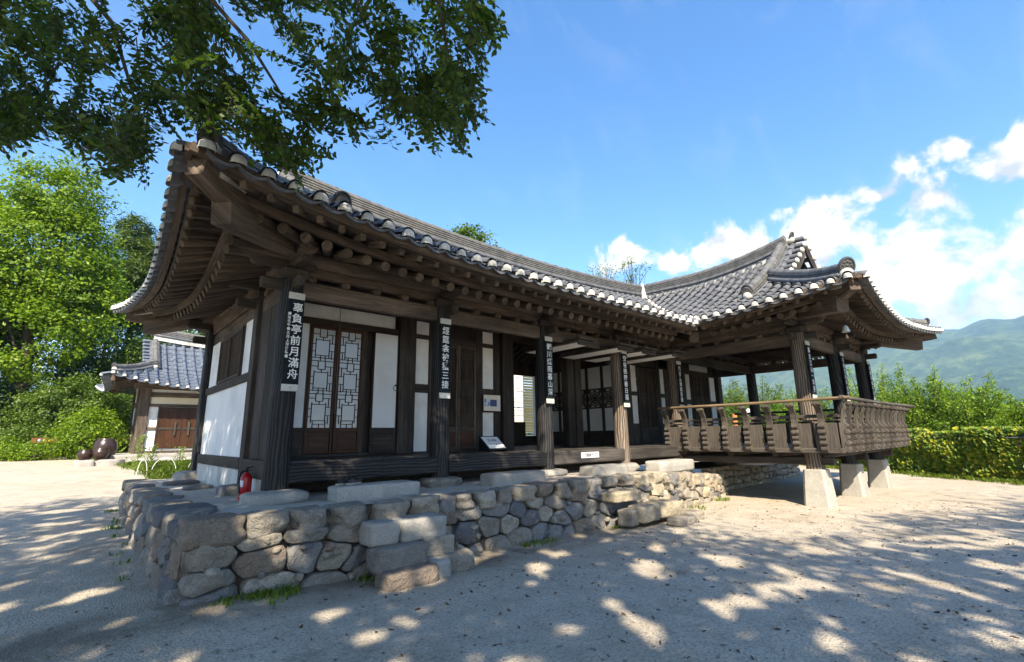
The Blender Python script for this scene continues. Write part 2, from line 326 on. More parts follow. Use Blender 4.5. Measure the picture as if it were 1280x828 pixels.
ORG = {}
def link(o): COL.objects.link(o); return o
def thing(name, label, cat, loc=(0, 0, 0), group=None):
    o = link(bpy.data.objects.new(name, None)); o.empty_display_size = 0.2; o.location = loc; ORG[o.name] = Vector(loc)
    o['label'] = label; o['category'] = cat
    if group: o['group'] = group
    return o
def obj(name, mb, m, parent=None, label=None, cat=None, kind=None, group=None, loc=None):
    org = ORG[parent.name] if parent is not None else Vector(loc or (0, 0, 0))
    me = bpy.data.meshes.new(name)
    if isinstance(mb, MB):
        me.from_pydata([(x-org.x, y-org.y, z-org.z) for x, y, z in mb.v], [], mb.f)
        me.uv_layers.new(name='UVMap').data.foreach_set('uv', np.array(mb.uv, np.float32).ravel())
        me.polygons.foreach_set('use_smooth', np.array(mb.sm, bool)); me.polygons.foreach_set('material_index', np.array(mb.mi, np.int32))
    else:
        me = mb
    for x in (m if isinstance(m, (list, tuple)) else [m]): me.materials.append(x)
    o = link(bpy.data.objects.new(name, me)); ORG[o.name] = org
    if parent is not None: o.parent = parent
    else: o.location = org
    if label: o['label'] = label
    if cat: o['category'] = cat
    if kind: o['kind'] = kind
    if group: o['group'] = group
    return o
def text_mb(body, size, o, ax, ay, align='CENTER', offset=0.0, line=1.0, th=0.001):
    """lettering as a mesh lying in the plane (ax, ay) at o"""
    cu = bpy.data.curves.new('lettering', 'FONT'); cu.body = body; cu.size = size; cu.align_x = align; cu.align_y = 'CENTER'; cu.offset = offset; cu.space_line = line; cu.resolution_u = 3
    t = link(bpy.data.objects.new('lettering_tmp', cu)); dg = bpy.context.evaluated_depsgraph_get(); me = bpy.data.meshes.new_from_object(t.evaluated_get(dg))
    o, ax, ay = Vector(o), Vector(ax), Vector(ay); mb = MB()
    mb.add([o+ax*v.co.x+ay*v.co.y for v in me.vertices], [tuple(p.vertices) for p in me.polygons])
    bpy.data.objects.remove(t); bpy.data.meshes.remove(me); bpy.data.curves.remove(cu); return mb
def fast_mesh(name, V, F4):
    me = bpy.data.meshes.new(name); nv, nf = len(V), len(F4); k = F4.shape[1]
    me.vertices.add(nv); me.vertices.foreach_set('co', V.astype(np.float32).ravel())
    me.loops.add(nf*k); me.loops.foreach_set('vertex_index', F4.astype(np.int32).ravel())
    me.polygons.add(nf); me.polygons.foreach_set('loop_start', np.arange(0, nf*k, k, dtype=np.int32)); me.polygons.foreach_set('loop_total', np.full(nf, k, np.int32))
    me.update(); return me
def leaves_mesh(name, C, size, rng, org=(0, 0, 0), ratio=0.5, upbias=0.3, N=None, D=None, var=0.35, hexa=False):
    C = np.asarray(C, float)-np.asarray(org, float); n = len(C)
    nrm = rng.normal(size=(n, 3)) if N is None else np.asarray(N)+rng.normal(size=(n, 3))*0.45
    nrm[:, 2] += upbias; nrm /= np.linalg.norm(nrm, axis=1)[:, None]
    d = rng.normal(size=(n, 3)) if D is None else np.asarray(D)+rng.normal(size=(n, 3))*0.3
    d -= nrm*np.sum(d*nrm, 1)[:, None]; d /= np.linalg.norm(d, axis=1)[:, None]; s = np.cross(nrm, d)
    L = (size*(1+var*rng.uniform(-1, 1, n)))[:, None]; W = L*ratio
    if hexa:
        P = [C-d*L*0.5, C-d*L*0.2+s*W*0.42-nrm*L*.04, C+d*L*0.15+s*W*0.38-nrm*L*.05, C+d*L*0.5-nrm*L*.06, C+d*L*0.15-s*W*0.38-nrm*L*.05, C-d*L*0.2-s*W*0.42-nrm*L*.04]
    else:
        P = [C-d*L*0.5, C+s*W*0.5-d*L*0.05, C+d*L*0.5, C-s*W*0.5-d*L*0.05]
    k = len(P); V = np.stack(P, 1).reshape(-1, 3); F = np.arange(n*k).reshape(n, k); return fast_mesh(name, V, F)
# ------------------------------------------------------------------ terrain
def sst(a, b, x): t = min(1, max(0, (x-a)/(b-a))); return t*t*(3-2*t)
def gz(x, y):
    r = 0.1*math.exp(-((x-0.9)**2+(y-5.6)**2)/1.6)
    bk = max(0.0, min(y, 40)-6)/18*0.6*(1-sst(2.5, 7, x)*(1-sst(12, 20, y)))
    bk *= 1-sst(14, 24, x)*0.8
    return r+bk+0.03*noise.noise(Vector((x*0.35, y*0.35, 0)))*sst(2, 6, math.hypot(x, y))
def axis(lo, hi, near0, near1, st):
    a = list(np.arange(near0, near1, st)); v = near0; s = st
    while v > lo: s *= 1.35; v -= s; a.insert(0, v)
    v = near1; s = st
    while v < hi: s *= 1.35; v += s; a.append(v)
    return a
gxs, gys = axis(-3000, 4200, -6, 24, 0.3), axis(-3000, 4200, -4, 30, 0.3)
g = MB(); nx = len(gxs)
g.add([(x, y, gz(x, y)-(0.0 if abs(x) < 80 and abs(y) < 80 else 0.3)) for y in gys for x in gxs], [(j*nx+i, j*nx+i+1, (j+1)*nx+i+1, (j+1)*nx+i) for j in range(len(gys)-1) for i in range(nx-1)], None, True)
obj('ground', g, GROUND, kind='structure')

# ------------------------------------------------------------------ stones
def rock(mb, c, size, seed, rot=0.0, k=7.0, rough=0.07, n=7, flat_top=False, mi=0):
    c = Vector(c); h = Vector(size)/2; rm = Matrix.Rotation(rot, 3, 'Z'); vid = {}; vs = []; fs = []
    pr_ = random.Random(seed*13+5); cuts = []
    for _ in range(5):
        a_ = pr_.uniform(0, 6.283); e_ = pr_.uniform(-.6, .9 if not flat_top else .35); cuts.append((Vector((math.cos(a_)*math.cos(e_), math.sin(a_)*math.cos(e_), math.sin(e_))), pr_.uniform(.86, 1.12)))
    def vert(p):
        key = tuple(round(x, 4) for x in p)
        if key not in vid:
            q = Vector(p); nm = (abs(q.x)**k+abs(q.y)**k+abs(q.z)**k)**(1/k); q /= nm
            if rough > .05:
                for n_, t_ in cuts:
                    e_ = q.dot(n_)-t_
                    if e_ > 0: q -= n_*e_
            sd = Vector((seed*3.7, seed*1.3, seed*5.1)); d = noise.noise(q*1.1+sd)*rough*1.6+noise.noise(q*2.7+sd)*rough*0.6
            w_ = Vector((q.x*h.x, q.y*h.y, q.z*h.z))
            w_ += Vector((q.x, q.y, q.z*(0.25 if flat_top and q.z > 0.5 else 1))).normalized()*d*min(h)*2
            vid[key] = len(vs); vs.append(c+rm @ w_)
        return vid[key]
    for ax in range(3):
        a, b = (ax+1) % 3, (ax+2) % 3
        for sg in (-1, 1):
            for i in range(n):
                for j in range(n):
                    q = []
                    for di, dj in ((0, 0), (1, 0), (1, 1), (0, 1)):
                        p = [0, 0, 0]; p[ax] = sg; p[a] = -1+2*(i+di)/n; p[b] = -1+2*(j+dj)/n; q.append(vert(p))
                    fs.append(q if sg > 0 else q[::-1])
    mb.add(vs, fs, None, True, mi); return mb
def voronoi_cells(seeds, w0, w1, h0, h1, ax=1.9):
    out = []
    for i, (sx, sy) in enumerate(seeds):
        poly = [(w0, h0), (w1, h0), (w1, h1), (w0, h1)]
        for j, (tx, ty) in enumerate(seeds):
            if i == j or abs(tx-sx) > 2.2: continue
            nx_, ny_ = (tx-sx)/ax**2, ty-sy; mx, my = (sx+tx)/2, (sy+ty)/2; new = []
            for k in range(len(poly)):
                a, b = poly[k], poly[(k+1) % len(poly)]
                da = (a[0]-mx)*nx_+(a[1]-my)*ny_; db = (b[0]-mx)*nx_+(b[1]-my)*ny_
                if da <= 0: new.append(a)
                if (da < 0) != (db < 0) and da != db: t = da/(da-db); new.append((a[0]+(b[0]-a[0])*t, a[1]+(b[1]-a[1])*t))
            poly = new
            if len(poly) < 3: break
        if len(poly) >= 3: out.append(poly)
    return out
def wall_stone(mb, poly, place, seed, bulge=0.055, gap=0.008):
    cx = sum(p[0] for p in poly)/len(poly); cz = sum(p[1] for p in poly)/len(poly); Mn = 26; rad = []
    for k in range(Mn):
        an = 2*math.pi*k/Mn; dx, dz = math.cos(an), math.sin(an); best = 9
        for i in range(len(poly)):
            (ax_, az_), (bx_, bz_) = poly[i], poly[(i+1) % len(poly)]; ex, ez = bx_-ax_, bz_-az_; den = dx*ez-dz*ex
            if abs(den) < 1e-9: continue
            t = ((ax_-cx)*ez-(az_-cz)*ex)/den; u = ((ax_-cx)*dz-(az_-cz)*dx)/den
            if t > 0 and -1e-6 <= u <= 1+1e-6: best = min(best, t)
        rad.append(max(0.02, best-gap))
    for _ in range(1): rad = [min(rad[k], (rad[k-1]+2*rad[k]+rad[(k+1) % Mn])/4) for k in range(Mn)]
    vs = []; sd = Vector((seed*2.3, seed*4.7, seed)); off = noise.noise(sd)*0.04
    tx_, tz_ = noise.noise(sd*1.7)*0.25, noise.noise(sd*2.9)*0.25
    pr_ = random.Random(seed*31+7); ex_ = max(abs(p[0]-cx) for p in poly); cuts = [(pr_.uniform(0, 6.283), pr_.uniform(.15, .75), pr_.uniform(.80, 1.15)) for _ in range(4)]
    rings = [(1.0, -0.14), (1.0, 0.0), (0.985, 0.5), (0.95, 0.82), (0.86, 0.96), (0.66, 1.0), (0.36, 1.0)]
    for f, dp in rings:
        for k in range(Mn):
            an = 2*math.pi*k/Mn; x = cx+math.cos(an)*rad[k]*f; z = cz+math.sin(an)*rad[k]*f
            d = dp*bulge if dp > 0 else dp
            if dp > 0.1: d += off+(noise.noise(Vector((x*5, z*5, seed)))*0.05+noise.noise(Vector((x*13, z*13, seed)))*0.022)+tx_*(x-cx)*dp+tz_*(z-cz)*dp
            if dp > .1:
                for ca, cs, co in cuts: d = min(d, bulge*co+.045-cs*((x-cx)*math.cos(ca)+(z-cz)*math.sin(ca)))
                d = max(d, -.05)
            vs.append(place(x, z, d))
    vs.append(place(cx, cz, bulge+off+noise.noise(Vector((cx*5, cz*5, seed)))*0.035))
    nr = len(rings); fs = [(i*Mn+k, i*Mn+(k+1) % Mn, (i+1)*Mn+(k+1) % Mn, (i+1)*Mn+k) for i in range(nr-1) for k in range(Mn)]
    fs += [((nr-1)*Mn+k, (nr-1)*Mn+(k+1) % Mn, nr*Mn) for k in range(Mn)]
    mb.add(vs, fs, None, True); return mb
def seeds_for(length, h0, h1, cw, chh, rng, jit=0.32):
    out = []; rows = max(2, round((h1-h0)/chh))
    for r in range(rows):
        x = rng.uniform(-0.3, 0.1)*cw
        while x < length+cw*0.3:
            wd_ = cw*rng.uniform(0.6, 1.45); out.append((x+wd_/2, h0+(r+0.5+rng.uniform(-jit, jit))*(h1-h0)/rows)); x += wd_
    return out

# platform outline: left rear -> front corner -> front -> right end
PFRONT = [(0.85, 5.45), (3, 5.47), (5.5, 5.5), (8.0, 5.48), (9.4, 5.55), (11, 5.72), (12.3, 5.98)]
def along(pts, s):
    for a, b in zip(pts, pts[1:]):
        L = math.hypot(b[0]-a[0], b[1]-a[1])
        if s <= L or b is pts[-1]:
            t = s/L; d = ((b[0]-a[0])/L, (b[1]-a[1])/L); return a[0]+(b[0]-a[0])*t, a[1]+(b[1]-a[1])*t, d
        s -= L
def plen(pts): return sum(math.hypot(b[0]-a[0], b[1]-a[1]) for a, b in zip(pts, pts[1:]))
def ptop(x): return 0.775-0.27*sst(8.0, 12.6, x)
plat = thing('stone_platform', 'raised fieldstone platform carrying the tile-roofed wooden house', 'platform', (6.5, 8.5, 0))
top = MB(); xs = list(np.linspace(0.9, 12.3, 90)); ys = list(np.linspace(5.52, 12.4, 50))
def pz(x, y): return ptop(x)-0.018+0.014*noise.noise(Vector((x*1.2, y*1.2, 3)))+0.01*noise.noise(Vector((x*4, y*4, 8)))
def pyw(x, y): return y+(0.53*sst(8.5, 12.6, x) if y < 6.1 else 0)*(6.1-y)/0.6 if y < 6.1 else y
top.add([(x, max(y, 5.52+0.5*sst(8.3, 12.6, x)), pz(x, y)) for y in ys for x in xs], [(j*90+i, j*90+i+1, (j+1)*90+i+1, (j+1)*90+i) for j in range(49) for i in range(89)], None, True)
obj('earth_top', top, EARTH, plat)
core = MB()
fr = PFRONT
for a, b in zip(fr, fr[1:]):
    core.add([(a[0], a[1]+0.1, -0.1), (b[0], b[1]+0.1, -0.1), (b[0], b[1]+0.1, ptop(b[0])-0.035), (a[0], a[1]+0.1, ptop(a[0])-0.035)], [(0, 1, 2, 3)])
core.add([(0.95, 5.5, -0.1), (0.95, 12.5, -0.1), (0.95, 12.5, 0.735), (0.95, 5.5, 0.735)], [(0, 1, 2, 3)])
core.add([(12.25, 6.0, -0.1), (12.25, 12.5, -0.1), (12.25, 12.5, 0.47), (12.25, 6.0, 0.47)], [(0, 1, 2, 3)])
core.add([(0.95, 12.5, -0.1), (12.25, 12.5, -0.1), (12.25, 12.5, 0.47), (0.95, 12.5, 0.735)], [(0, 1, 2, 3)])
obj('soil_core', core, MORT, plat)
rng = random.Random(5); PARTS = []
FL = plen(PFRONT)
def pf(s, z, d):
    x, y, dr = along(PFRONT, max(0.0, min(FL, s))); e = s-max(0.0, min(FL, s)); nx_, ny_ = dr[1], -dr[0]; b = d+0.06*(0.75-z)
    return (x+dr[0]*e+nx_*b, y+dr[1]*e+ny_*b, z)
sd = seeds_for(FL, -0.05, 0.62, 0.40, 0.205, rng, .36)
for i, poly in enumerate(voronoi_cells(sd, 0.0, FL, -0.08, 0.60)):
    cx = sum(p[0] for p in poly)/len(poly)
    if cx > 8.4:      # wall gets lower to the right
        poly = [(x, -0.08+(z+0.08)*(1-0.40*sst(8, 12.2, x))) for x, z in poly]
    PARTS.append((cx, wall_stone(MB(), poly, pf, i+1), STONEW if cx > 7.0 and i % 5 else STONE))  # sunlit right end gets the lighter stone colour
s = -0.04; i = 0
while s < FL-0.1:     # coping course along the front
    L = rng.uniform(0.24, 0.58); x, y, dr = along(PFRONT, min(FL, s+L/2)); h = rng.uniform(0.16, 0.27); dp = rng.uniform(0.32, 0.46)
    mb = rock(MB(), (x-dr[1]*(dp/2-0.09), y+dr[0]*(dp/2-0.09), ptop(x)-h/2+rng.uniform(-0.012, 0.02)), (L-0.02, dp, h), 100+i, math.atan2(dr[1], dr[0])+rng.uniform(-.05, .05), 10.0, 0.11, 10, True)
    PARTS.append((s, mb, STONEW if s > 6.4 and i % 4 else STONE)); s += L; i += 1
LP = [(0.88, 12.45), (0.84, 9.0), (0.86, 5.5)]; LL = plen(LP)
def lf(s, z, d):
    x, y, dr = along(LP, max(0.0, min(LL, s))); e = s-max(0.0, min(LL, s)); b = d+0.05*(0.75-z)
    return (x+dr[1]*b+dr[0]*e, y-dr[0]*b+dr[1]*e, z)
sd = seeds_for(LL, 0.0, 0.6, 0.5, 0.25, rng)
for i, poly in enumerate(voronoi_cells(sd, 0.0, LL, -0.05, 0.58)): PARTS.append((3+(LL-sum(p[0] for p in poly)/len(poly))*2, wall_stone(MB(), poly, lf, 300+i), STONE))
s = 0.0; i = 0
while s < LL-0.2:
    L = rng.uniform(0.35, 0.8); x, y, dr = along(LP, min(LL, s+L/2)); h = rng.uniform(0.18, 0.24); dp = rng.uniform(0.35, 0.6)
    PARTS.append((2+(LL-s)*1.5, rock(MB(), (x+dp/2-0.08, y, 0.775-h/2+rng.uniform(-.015, .02)), (dp, L-0.02, h), 400+i, rng.uniform(-.08, .08), 8, 0.09, 9, True), STONE)); s += L; i += 1
PARTS.sort(key=lambda t: t[0])
for k, (_, mb, m_) in enumerate(PARTS[:94]): obj('stone', mb, m_, plat)
rest = MB(); tan_ = MB()
for _, mb, m_ in PARTS[94:]: (tan_ if m_ is STONEW else rest).add(mb.v, mb.f, None, True)
# small wedge stones in the joints
for i in range(70):
    s = rng.uniform(0.1, FL-0.2); z = rng.uniform(0.02, 0.55)
    x, y, _ = pf(s, z, 0.02); rock(rest, (x, y, z*(1-0.4*sst(8, 12.2, x))), (rng.uniform(.06, .14), .12, rng.uniform(.05, .1)), 700+i, rng.uniform(-.4, .4), 3.5, 0.12, 4)
obj('small_stones', rest, STONE, plat, kind='stuff'); obj('sunlit_tan_stones', tan_, STONEW, plat, kind='stuff')
# steps against the platform
def step(name, c, size, rot, seed, m=STONE, k=9.0, rough=0.045): obj('step_stone', rock(MB(), c, size, seed, rot, k, rough, 9, True), m, plat)
for c, sz, r, m in [((2.66, 5.27, 0.48), (0.34, 0.36, 0.24), 0.02, GRAN), ((3.15, 5.25, 0.475), (0.60, 0.34, 0.25), -0.01, GRAN), ((2.80, 5.10, 0.24), (0.62, 0.32, 0.25), 0.02, STONE),
                    ((3.34, 5.2, 0.27), (0.40, 0.32, 0.22), -0.1, STONE), ((2.82, 4.90, 0.05), (0.62, 0.34, 0.22), 0.03, STONE), ((3.24, 4.98, 0.06), (0.20, 0.3, 0.22), 0.0, GRAN), ((3.52, 5.05, 0.08), (0.40, 0.32, 0.22), -0.2, STONE),
                    ((7.2, 5.33, 0.47), (0.80, 0.34, 0.17), 0.02, STONEW), ((7.45, 5.06, 0.19), (0.55, 0.36, 0.27), 0.05, STONE), ((8.05, 5.06, 0.20), (0.58, 0.42, 0.27), -0.1, STONEW), ((7.08, 5.12, 0.15), (0.3, 0.28, 0.26), 0.2, STONE), ((7.95, 4.66, 0.05), (0.62, 0.3, 0.13), 0.1, STONE), ((8.5, 4.8, 0.06), (0.4, 0.32, 0.16), -0.3, STONE)]:
    step('s', c, sz, r, int(c[0]*100+c[2]*37), m)

# retaining wall under the pavilion
ret = thing('retaining_wall', 'low tan rubble wall standing in the shade beneath the raised pavilion', 'stone wall', (15.5, 6.6, 0))
RP = [(12.2, 6.35), (15.5, 6.5), (19.5, 6.7)]; RL = plen(RP)
def rf(s, z, d):
    x, y, dr = along(RP, max(0.0, min(RL, s))); b = d+0.05*(0.6-z); return (x+dr[1]*b, y-dr[0]*b, z)
rng = random.Random(9)
cb = MB(); cb.add([(12.2, 6.44, -.1), (19.5, 6.79, -.1), (19.5, 6.79, .6), (12.2, 6.44, .6), (12.2, 8.2, .6), (19.5, 8.2, .6), (19.5, 8.2, -.1)], [(0, 1, 2, 3), (3, 2, 5, 4), (1, 6, 5, 2)]); obj('soil_core', cb, MORT, ret)
for i, poly in enumerate(voronoi_cells(seeds_for(RL, -0.05, 0.66, 0.30, 0.2, rng), 0.0, RL, -0.06, 0.64)): obj('stone', wall_stone(MB(), poly, rf, 900+i, 0.07, 0.015), STONEW, ret)

# ------------------------------------------------------------------ the house
PX = [1.97, 4.41, 6.84, 9.29, 11.75, 14.2, 16.67]; YP, YW, YR, YQ = 6.78, 8.05, 11.8, 3.68
ZB, ZL = 0.87, 3.41
house = thing('wooden_house', 'dark timber tile-roofed house with white plaster walls and a raised open pavilion', 'house', (7.0, 8.5, 0.0))
def pillar(x, y, z0, z1, r, m, seed, sq=False):
    if sq: obj('wall_post', MB().bb(x-r, x+r, y-r, y+r, z0, z1, 0.012), W_DARK, house); return
    n = 12; pts = [(x+0.006*noise.noise(Vector((seed, i*.4, 0))), y, z0+(z1-z0)*i/n) for i in range(n+1)]
    obj('pillar', MB().tube(pts, [r*(1.06-0.13*i/n) for i in range(n+1)], 22, True, True, 0.05, seed), m, house)
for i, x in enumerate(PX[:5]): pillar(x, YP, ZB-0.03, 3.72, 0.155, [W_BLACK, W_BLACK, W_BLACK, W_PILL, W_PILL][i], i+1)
for i, x in enumerate(PX[4:]): pillar(x, YQ, 0.70, 3.72, 0.165, [W_PILL, W_BLACK, W_BLACK][i], 20+i)
pillar(PX[6], YP, 0.75, 3.72, 0.155, W_BLACK, 30)
def beam(name, p0, p1, wd_, ht, m=W_BEAM, ch=0.02, lab=None): return obj(name, MB().bar(p0, p1, wd_, ht, ch=ch), m, house, lab)
def stack(p0, p1, m=W_BEAM):
    """lintel, small bearing blocks, upper plate and round purlin along one pillar line"""
    p0, p1 = Vector(p0), Vector(p1); d = (p1-p0).normalized()
    at = lambda z, e=0.0: (tuple(p0-d*e+UP*z), tuple(p1+d*e+UP*z))
    beam('lintel', *at(ZL+0.125), 0.13, 0.25, m); L = (p1-p0).length; n = max(2, round(L/0.5))
    for k in range(n):
        c = p0+d*(L*(k+0.5)/n); rm = Matrix((d, UP.cross(d), UP)).transposed(); obj('bearing_block', MB().box(c+UP*(ZL+0.295), (0.13, 0.16, 0.09), rm, 0.02), m, house)
    beam('upper_plate', *at(3.81), 0.11, 0.13, m, 0.015)
for a, b in zip(PX[:4], PX[1:5]): stack((a, YP, 0), (b, YP, 0))
for a, b in zip(PX[4:6], PX[5:7]): stack((a, YQ, 0), (b, YQ, 0))
stack((PX[4], YQ, 0), (PX[4], YP, 0)); stack((PX[6], YQ, 0), (PX[6], YP, 0)); stack((PX[6], YP, 0), (PX[6], YR, 0), W_DARK); stack((PX[0], YP, 0), (PX[0], YW, 0)); stack((PX[0], YW, 0), (PX[0], YR, 0)); stack((PX[4], YP, 0), (PX[6], YP, 0), W_DARK)
def purlin(p0, p1): obj('purlin', MB().tube([p0, tuple((Vector(p0)+Vector(p1))/2), p1], 0.125, 14), W_BEAM, house)
purlin((1.2, YP, 3.99), (11.75, YP, 3.99)); purlin((PX[4], 3.1, 4.0), (PX[4], 6.9, 4.0)); purlin((11.1, YQ, 4.0), (17.4, YQ, 4.0)); purlin((PX[6], 3.1, 4.0), (PX[6], 12.3, 4.0)); purlin((PX[0], 6.2, 3.99), (PX[0], 12.4, 3.99))
# bracket heads on the pillars
BRK = set()
def bracket(x, y, out, m=W_DARK):
    o = Vector(out); mb = MB(); c = Vector((x, y, 0))
    rm = Matrix((o, UP.cross(o), UP)).transposed()
    second = (x, y) in BRK; BRK.add((x, y))
    if second: c = c-UP*0.004
    else: mb.box(c+UP*3.72, (0.36, 0.36, 0.16), rm, 0.05)
    mb.box(c+o*0.12+UP*3.90, (0.86, 0.18, 0.2), rm, 0.05); mb.box(c+o*0.1+UP*3.57, (0.62, 0.1, 0.15), rm, 0.04)
    sd = UP.cross(o); 
    obj('bracket', mb, m, house)
for x in PX[:5]: bracket(x, YP, (0, -1, 0))
bracket(PX[0], YP, (-1, 0, 0)); bracket(PX[0], YW+0.05, (-1, 0, 0)); bracket(PX[0], YR, (-1, 0, 0))
for x in PX[4:]: bracket(x, YQ, (0, -1, 0))
bracket(PX[4], YQ, (-1, 0, 0)); bracket(PX[6], YQ, (1, 0, 0)); bracket(PX[6], YP, (1, 0, 0))

# --- facade behind the veranda (plane Y = YW) and the walls of the body
def slab(name, x0, x1, z0, z1, m, y=YW, th=0.06, ch=0.004, parent=None, lab=None, out=0.0):
    return obj(name, MB().bb(x0, x1, y-out, y-out+th, z0, z1, ch), m, parent or house, lab)
def white(x0, x1, z0, z1, m=PLAS): slab('plaster_panel', x0, x1, z0, z1, m, th=0.05, out=-0.035)
def post(x0, x1, z0=1.22, z1=3.74, out=0.04, m=W_DARK): slab('wall_post', x0, x1, z0, z1, m, th=0.22, ch=0.01, out=out)
def rail(x0, x1, z0, z1, out=0.02, m=W_DARK): slab('wall_rail', x0, x1, z0, z1, m, th=0.14, ch=0.008, out=out)
post(4.29, 4.63, out=0.09); post(6.78, 7.08, out=0.1); post(8.90, 9.14, out=0.06); post(9.18, 9.40, out=0.08); post(11.16, 11.34, out=0.06); post(11.36, 11.58, out=0.05); post(1.84, 2.16, 0.75, 3.9, out=0.1); post(14.3, 14.58, out=0.06); post(16.78, 17.05, out=0.08); post(13.9, 14.1)
rail(2.16, 6.78, 3.73, 3.98, 0.05); rail(7.08, 8.9, 3.60, 3.98, 0.05); rail(9.4, 11.16, 3.60, 3.98, 0.05); rail(11.58, 16.78, 3.79, 3.98, 0.05)
slab('upper_wall_boards', 1.9, 17.0, 3.98, 4.75, W_DARK, th=0.08)
rail(2.16, 4.29, 3.365, 3.485, 0.03); rail(2.16, 4.29, 1.215, 1.265, 0.03)
white(2.2, 4.24, 3.485, 3.73)
# bay one: lattice door pair
def lattice_leaf(x0, x1, mirror):
    d = obj('lattice_door', MB().bb(x0, x0+0.045, YW-.03, YW+.02, 1.27, 3.36, .006).bb(x1-0.045, x1, YW-.03, YW+.02, 1.27, 3.36, .006).bb(x0+.045, x1-.045, YW-.03, YW+.02, 3.31, 3.36, .006).bb(x0+.045, x1-.045, YW-.03, YW+.02, 1.61, 1.68, .006).bb(x0+.045, x1-.045, YW-.03, YW+.02, 1.27, 1.32, .006), W_RED, house)
    a0, a1, z0, z1 = x0+.045, x1-.045, 1.68, 3.31
    obj('pane', MB().bb(a0, a1, YW-.002, YW+.008, z0, z1, .001), PANE, d)
    obj('door_panel', MB().bb(a0, a1, YW-.012, YW+.01, 1.32, 1.61, .003).bb(a0+.04, a1-.04, YW-.02, YW-.012, 1.36, 1.57, .008), W_RED, d)
    W, H = a1-a0, z1-z0; lat = MB(); t = 0.0055
    def ln(u0, v0, u1, v1):
        if mirror: u0, u1 = 1-u1, 1-u0
        xa, xb, za, zb = a0+u0*W, a0+u1*W, z1-v1*H, z1-v0*H
        lat.bb(xa-(t if u0 == u1 else 0), xb+(t if u0 == u1 else 0), YW-.018, YW-.002, za-(t if v0 == v1 else 0), zb+(t if v0 == v1 else 0), .0015)
    for v in (0.0, 0.333, 0.655):        # three repeats of the motif
        k = 0.333
        ln(.14, v+.10*k/.333*1, .14, v+.30); ln(.76, v+.10, .76, v+.30); ln(.14, v+.115, .76, v+.115); ln(.14, v+.275, .76, v+.275)
        ln(.0, v+.055, .30, v+.055); ln(.30, v, .30, v+.085); ln(.62, v, .62, v+.085); ln(.62, v+.055, 1, v+.055); ln(.30, v+.085, .62, v+.085); ln(.46, v+.085, .46, v+.115)
        ln(.0, v+.16, .14, v+.16); ln(.0, v+.235, .14, v+.235); ln(.76, v+.145, 1, v+.145); ln(.76, v+.225, 1, v+.225); ln(.88, v+.055, .88, v+.145); ln(.88, v+.225, .88, v+.31)
        ln(.0, v+.30, 1, v+.30) if v < .6 else None; ln(.38, v+.275, .38, v+.333) if v < .6 else None; ln(.60, v+.275, .60, v+.333) if v < .6 else None; ln(.0, v+.333, 1, v+.333) if v < .6 else None
    for v0 in (.93, .965): ln(.22, v0, .78, v0)
    ln(.22, .93, .22, 1); ln(.78, .93, .78, 1); ln(.5, .965, .5, 1)
    obj('lattice', lat, W_DARK, d); return d
lattice_leaf(2.69, 3.145, False); lattice_leaf(3.155, 3.61, True)
slab('door_jamb', 3.61, 3.675, 1.265, 3.365, W_GREY, th=.1, out=.02); slab('door_jamb', 2.63, 2.69, 1.265, 3.365, W_RED, th=.1, out=.02)
rail(3.675, 4.29, 1.265, 3.365, -0.04)
def open_leaf(x0, x1, ring):
    d = obj('opened_door', MB().bb(x0, x1, YW-.085, YW-.045, 1.25, 3.38, .006), W_DARK, house)
    obj('paper_panel', MB().bb(x0+.03, x1-.025, YW-.09, YW-.0845, 1.68, 3.35, .002), PAPER, d)
    obj('door_panel', MB().bb(x0+.05, x1-.05, YW-.096, YW-.0845, 1.31, 1.62, .008), W_DARK, d)
    if ring:
        pts = [(x1-.04+.045*math.cos(a), YW-.1-.006*math.sin(a), 2.38+.045*math.sin(a)) for a in np.linspace(0, 2*math.pi, 17)]
        obj('door_ring', MB().tube(pts, .006, 6, False).box((x1-.04, YW-.094, 2.43), (.03, .02, .03)), IRON, d)
open_leaf(3.77, 4.26, True); open_leaf(2.17, 2.66, False)
obj('hanging_cord', MB().tube([(3.10, YW-.16, 3.71), (3.11, YW-.15, 2.6), (3.115, YW-.14, 1.9)], .006, 6), W_RAIL, house)
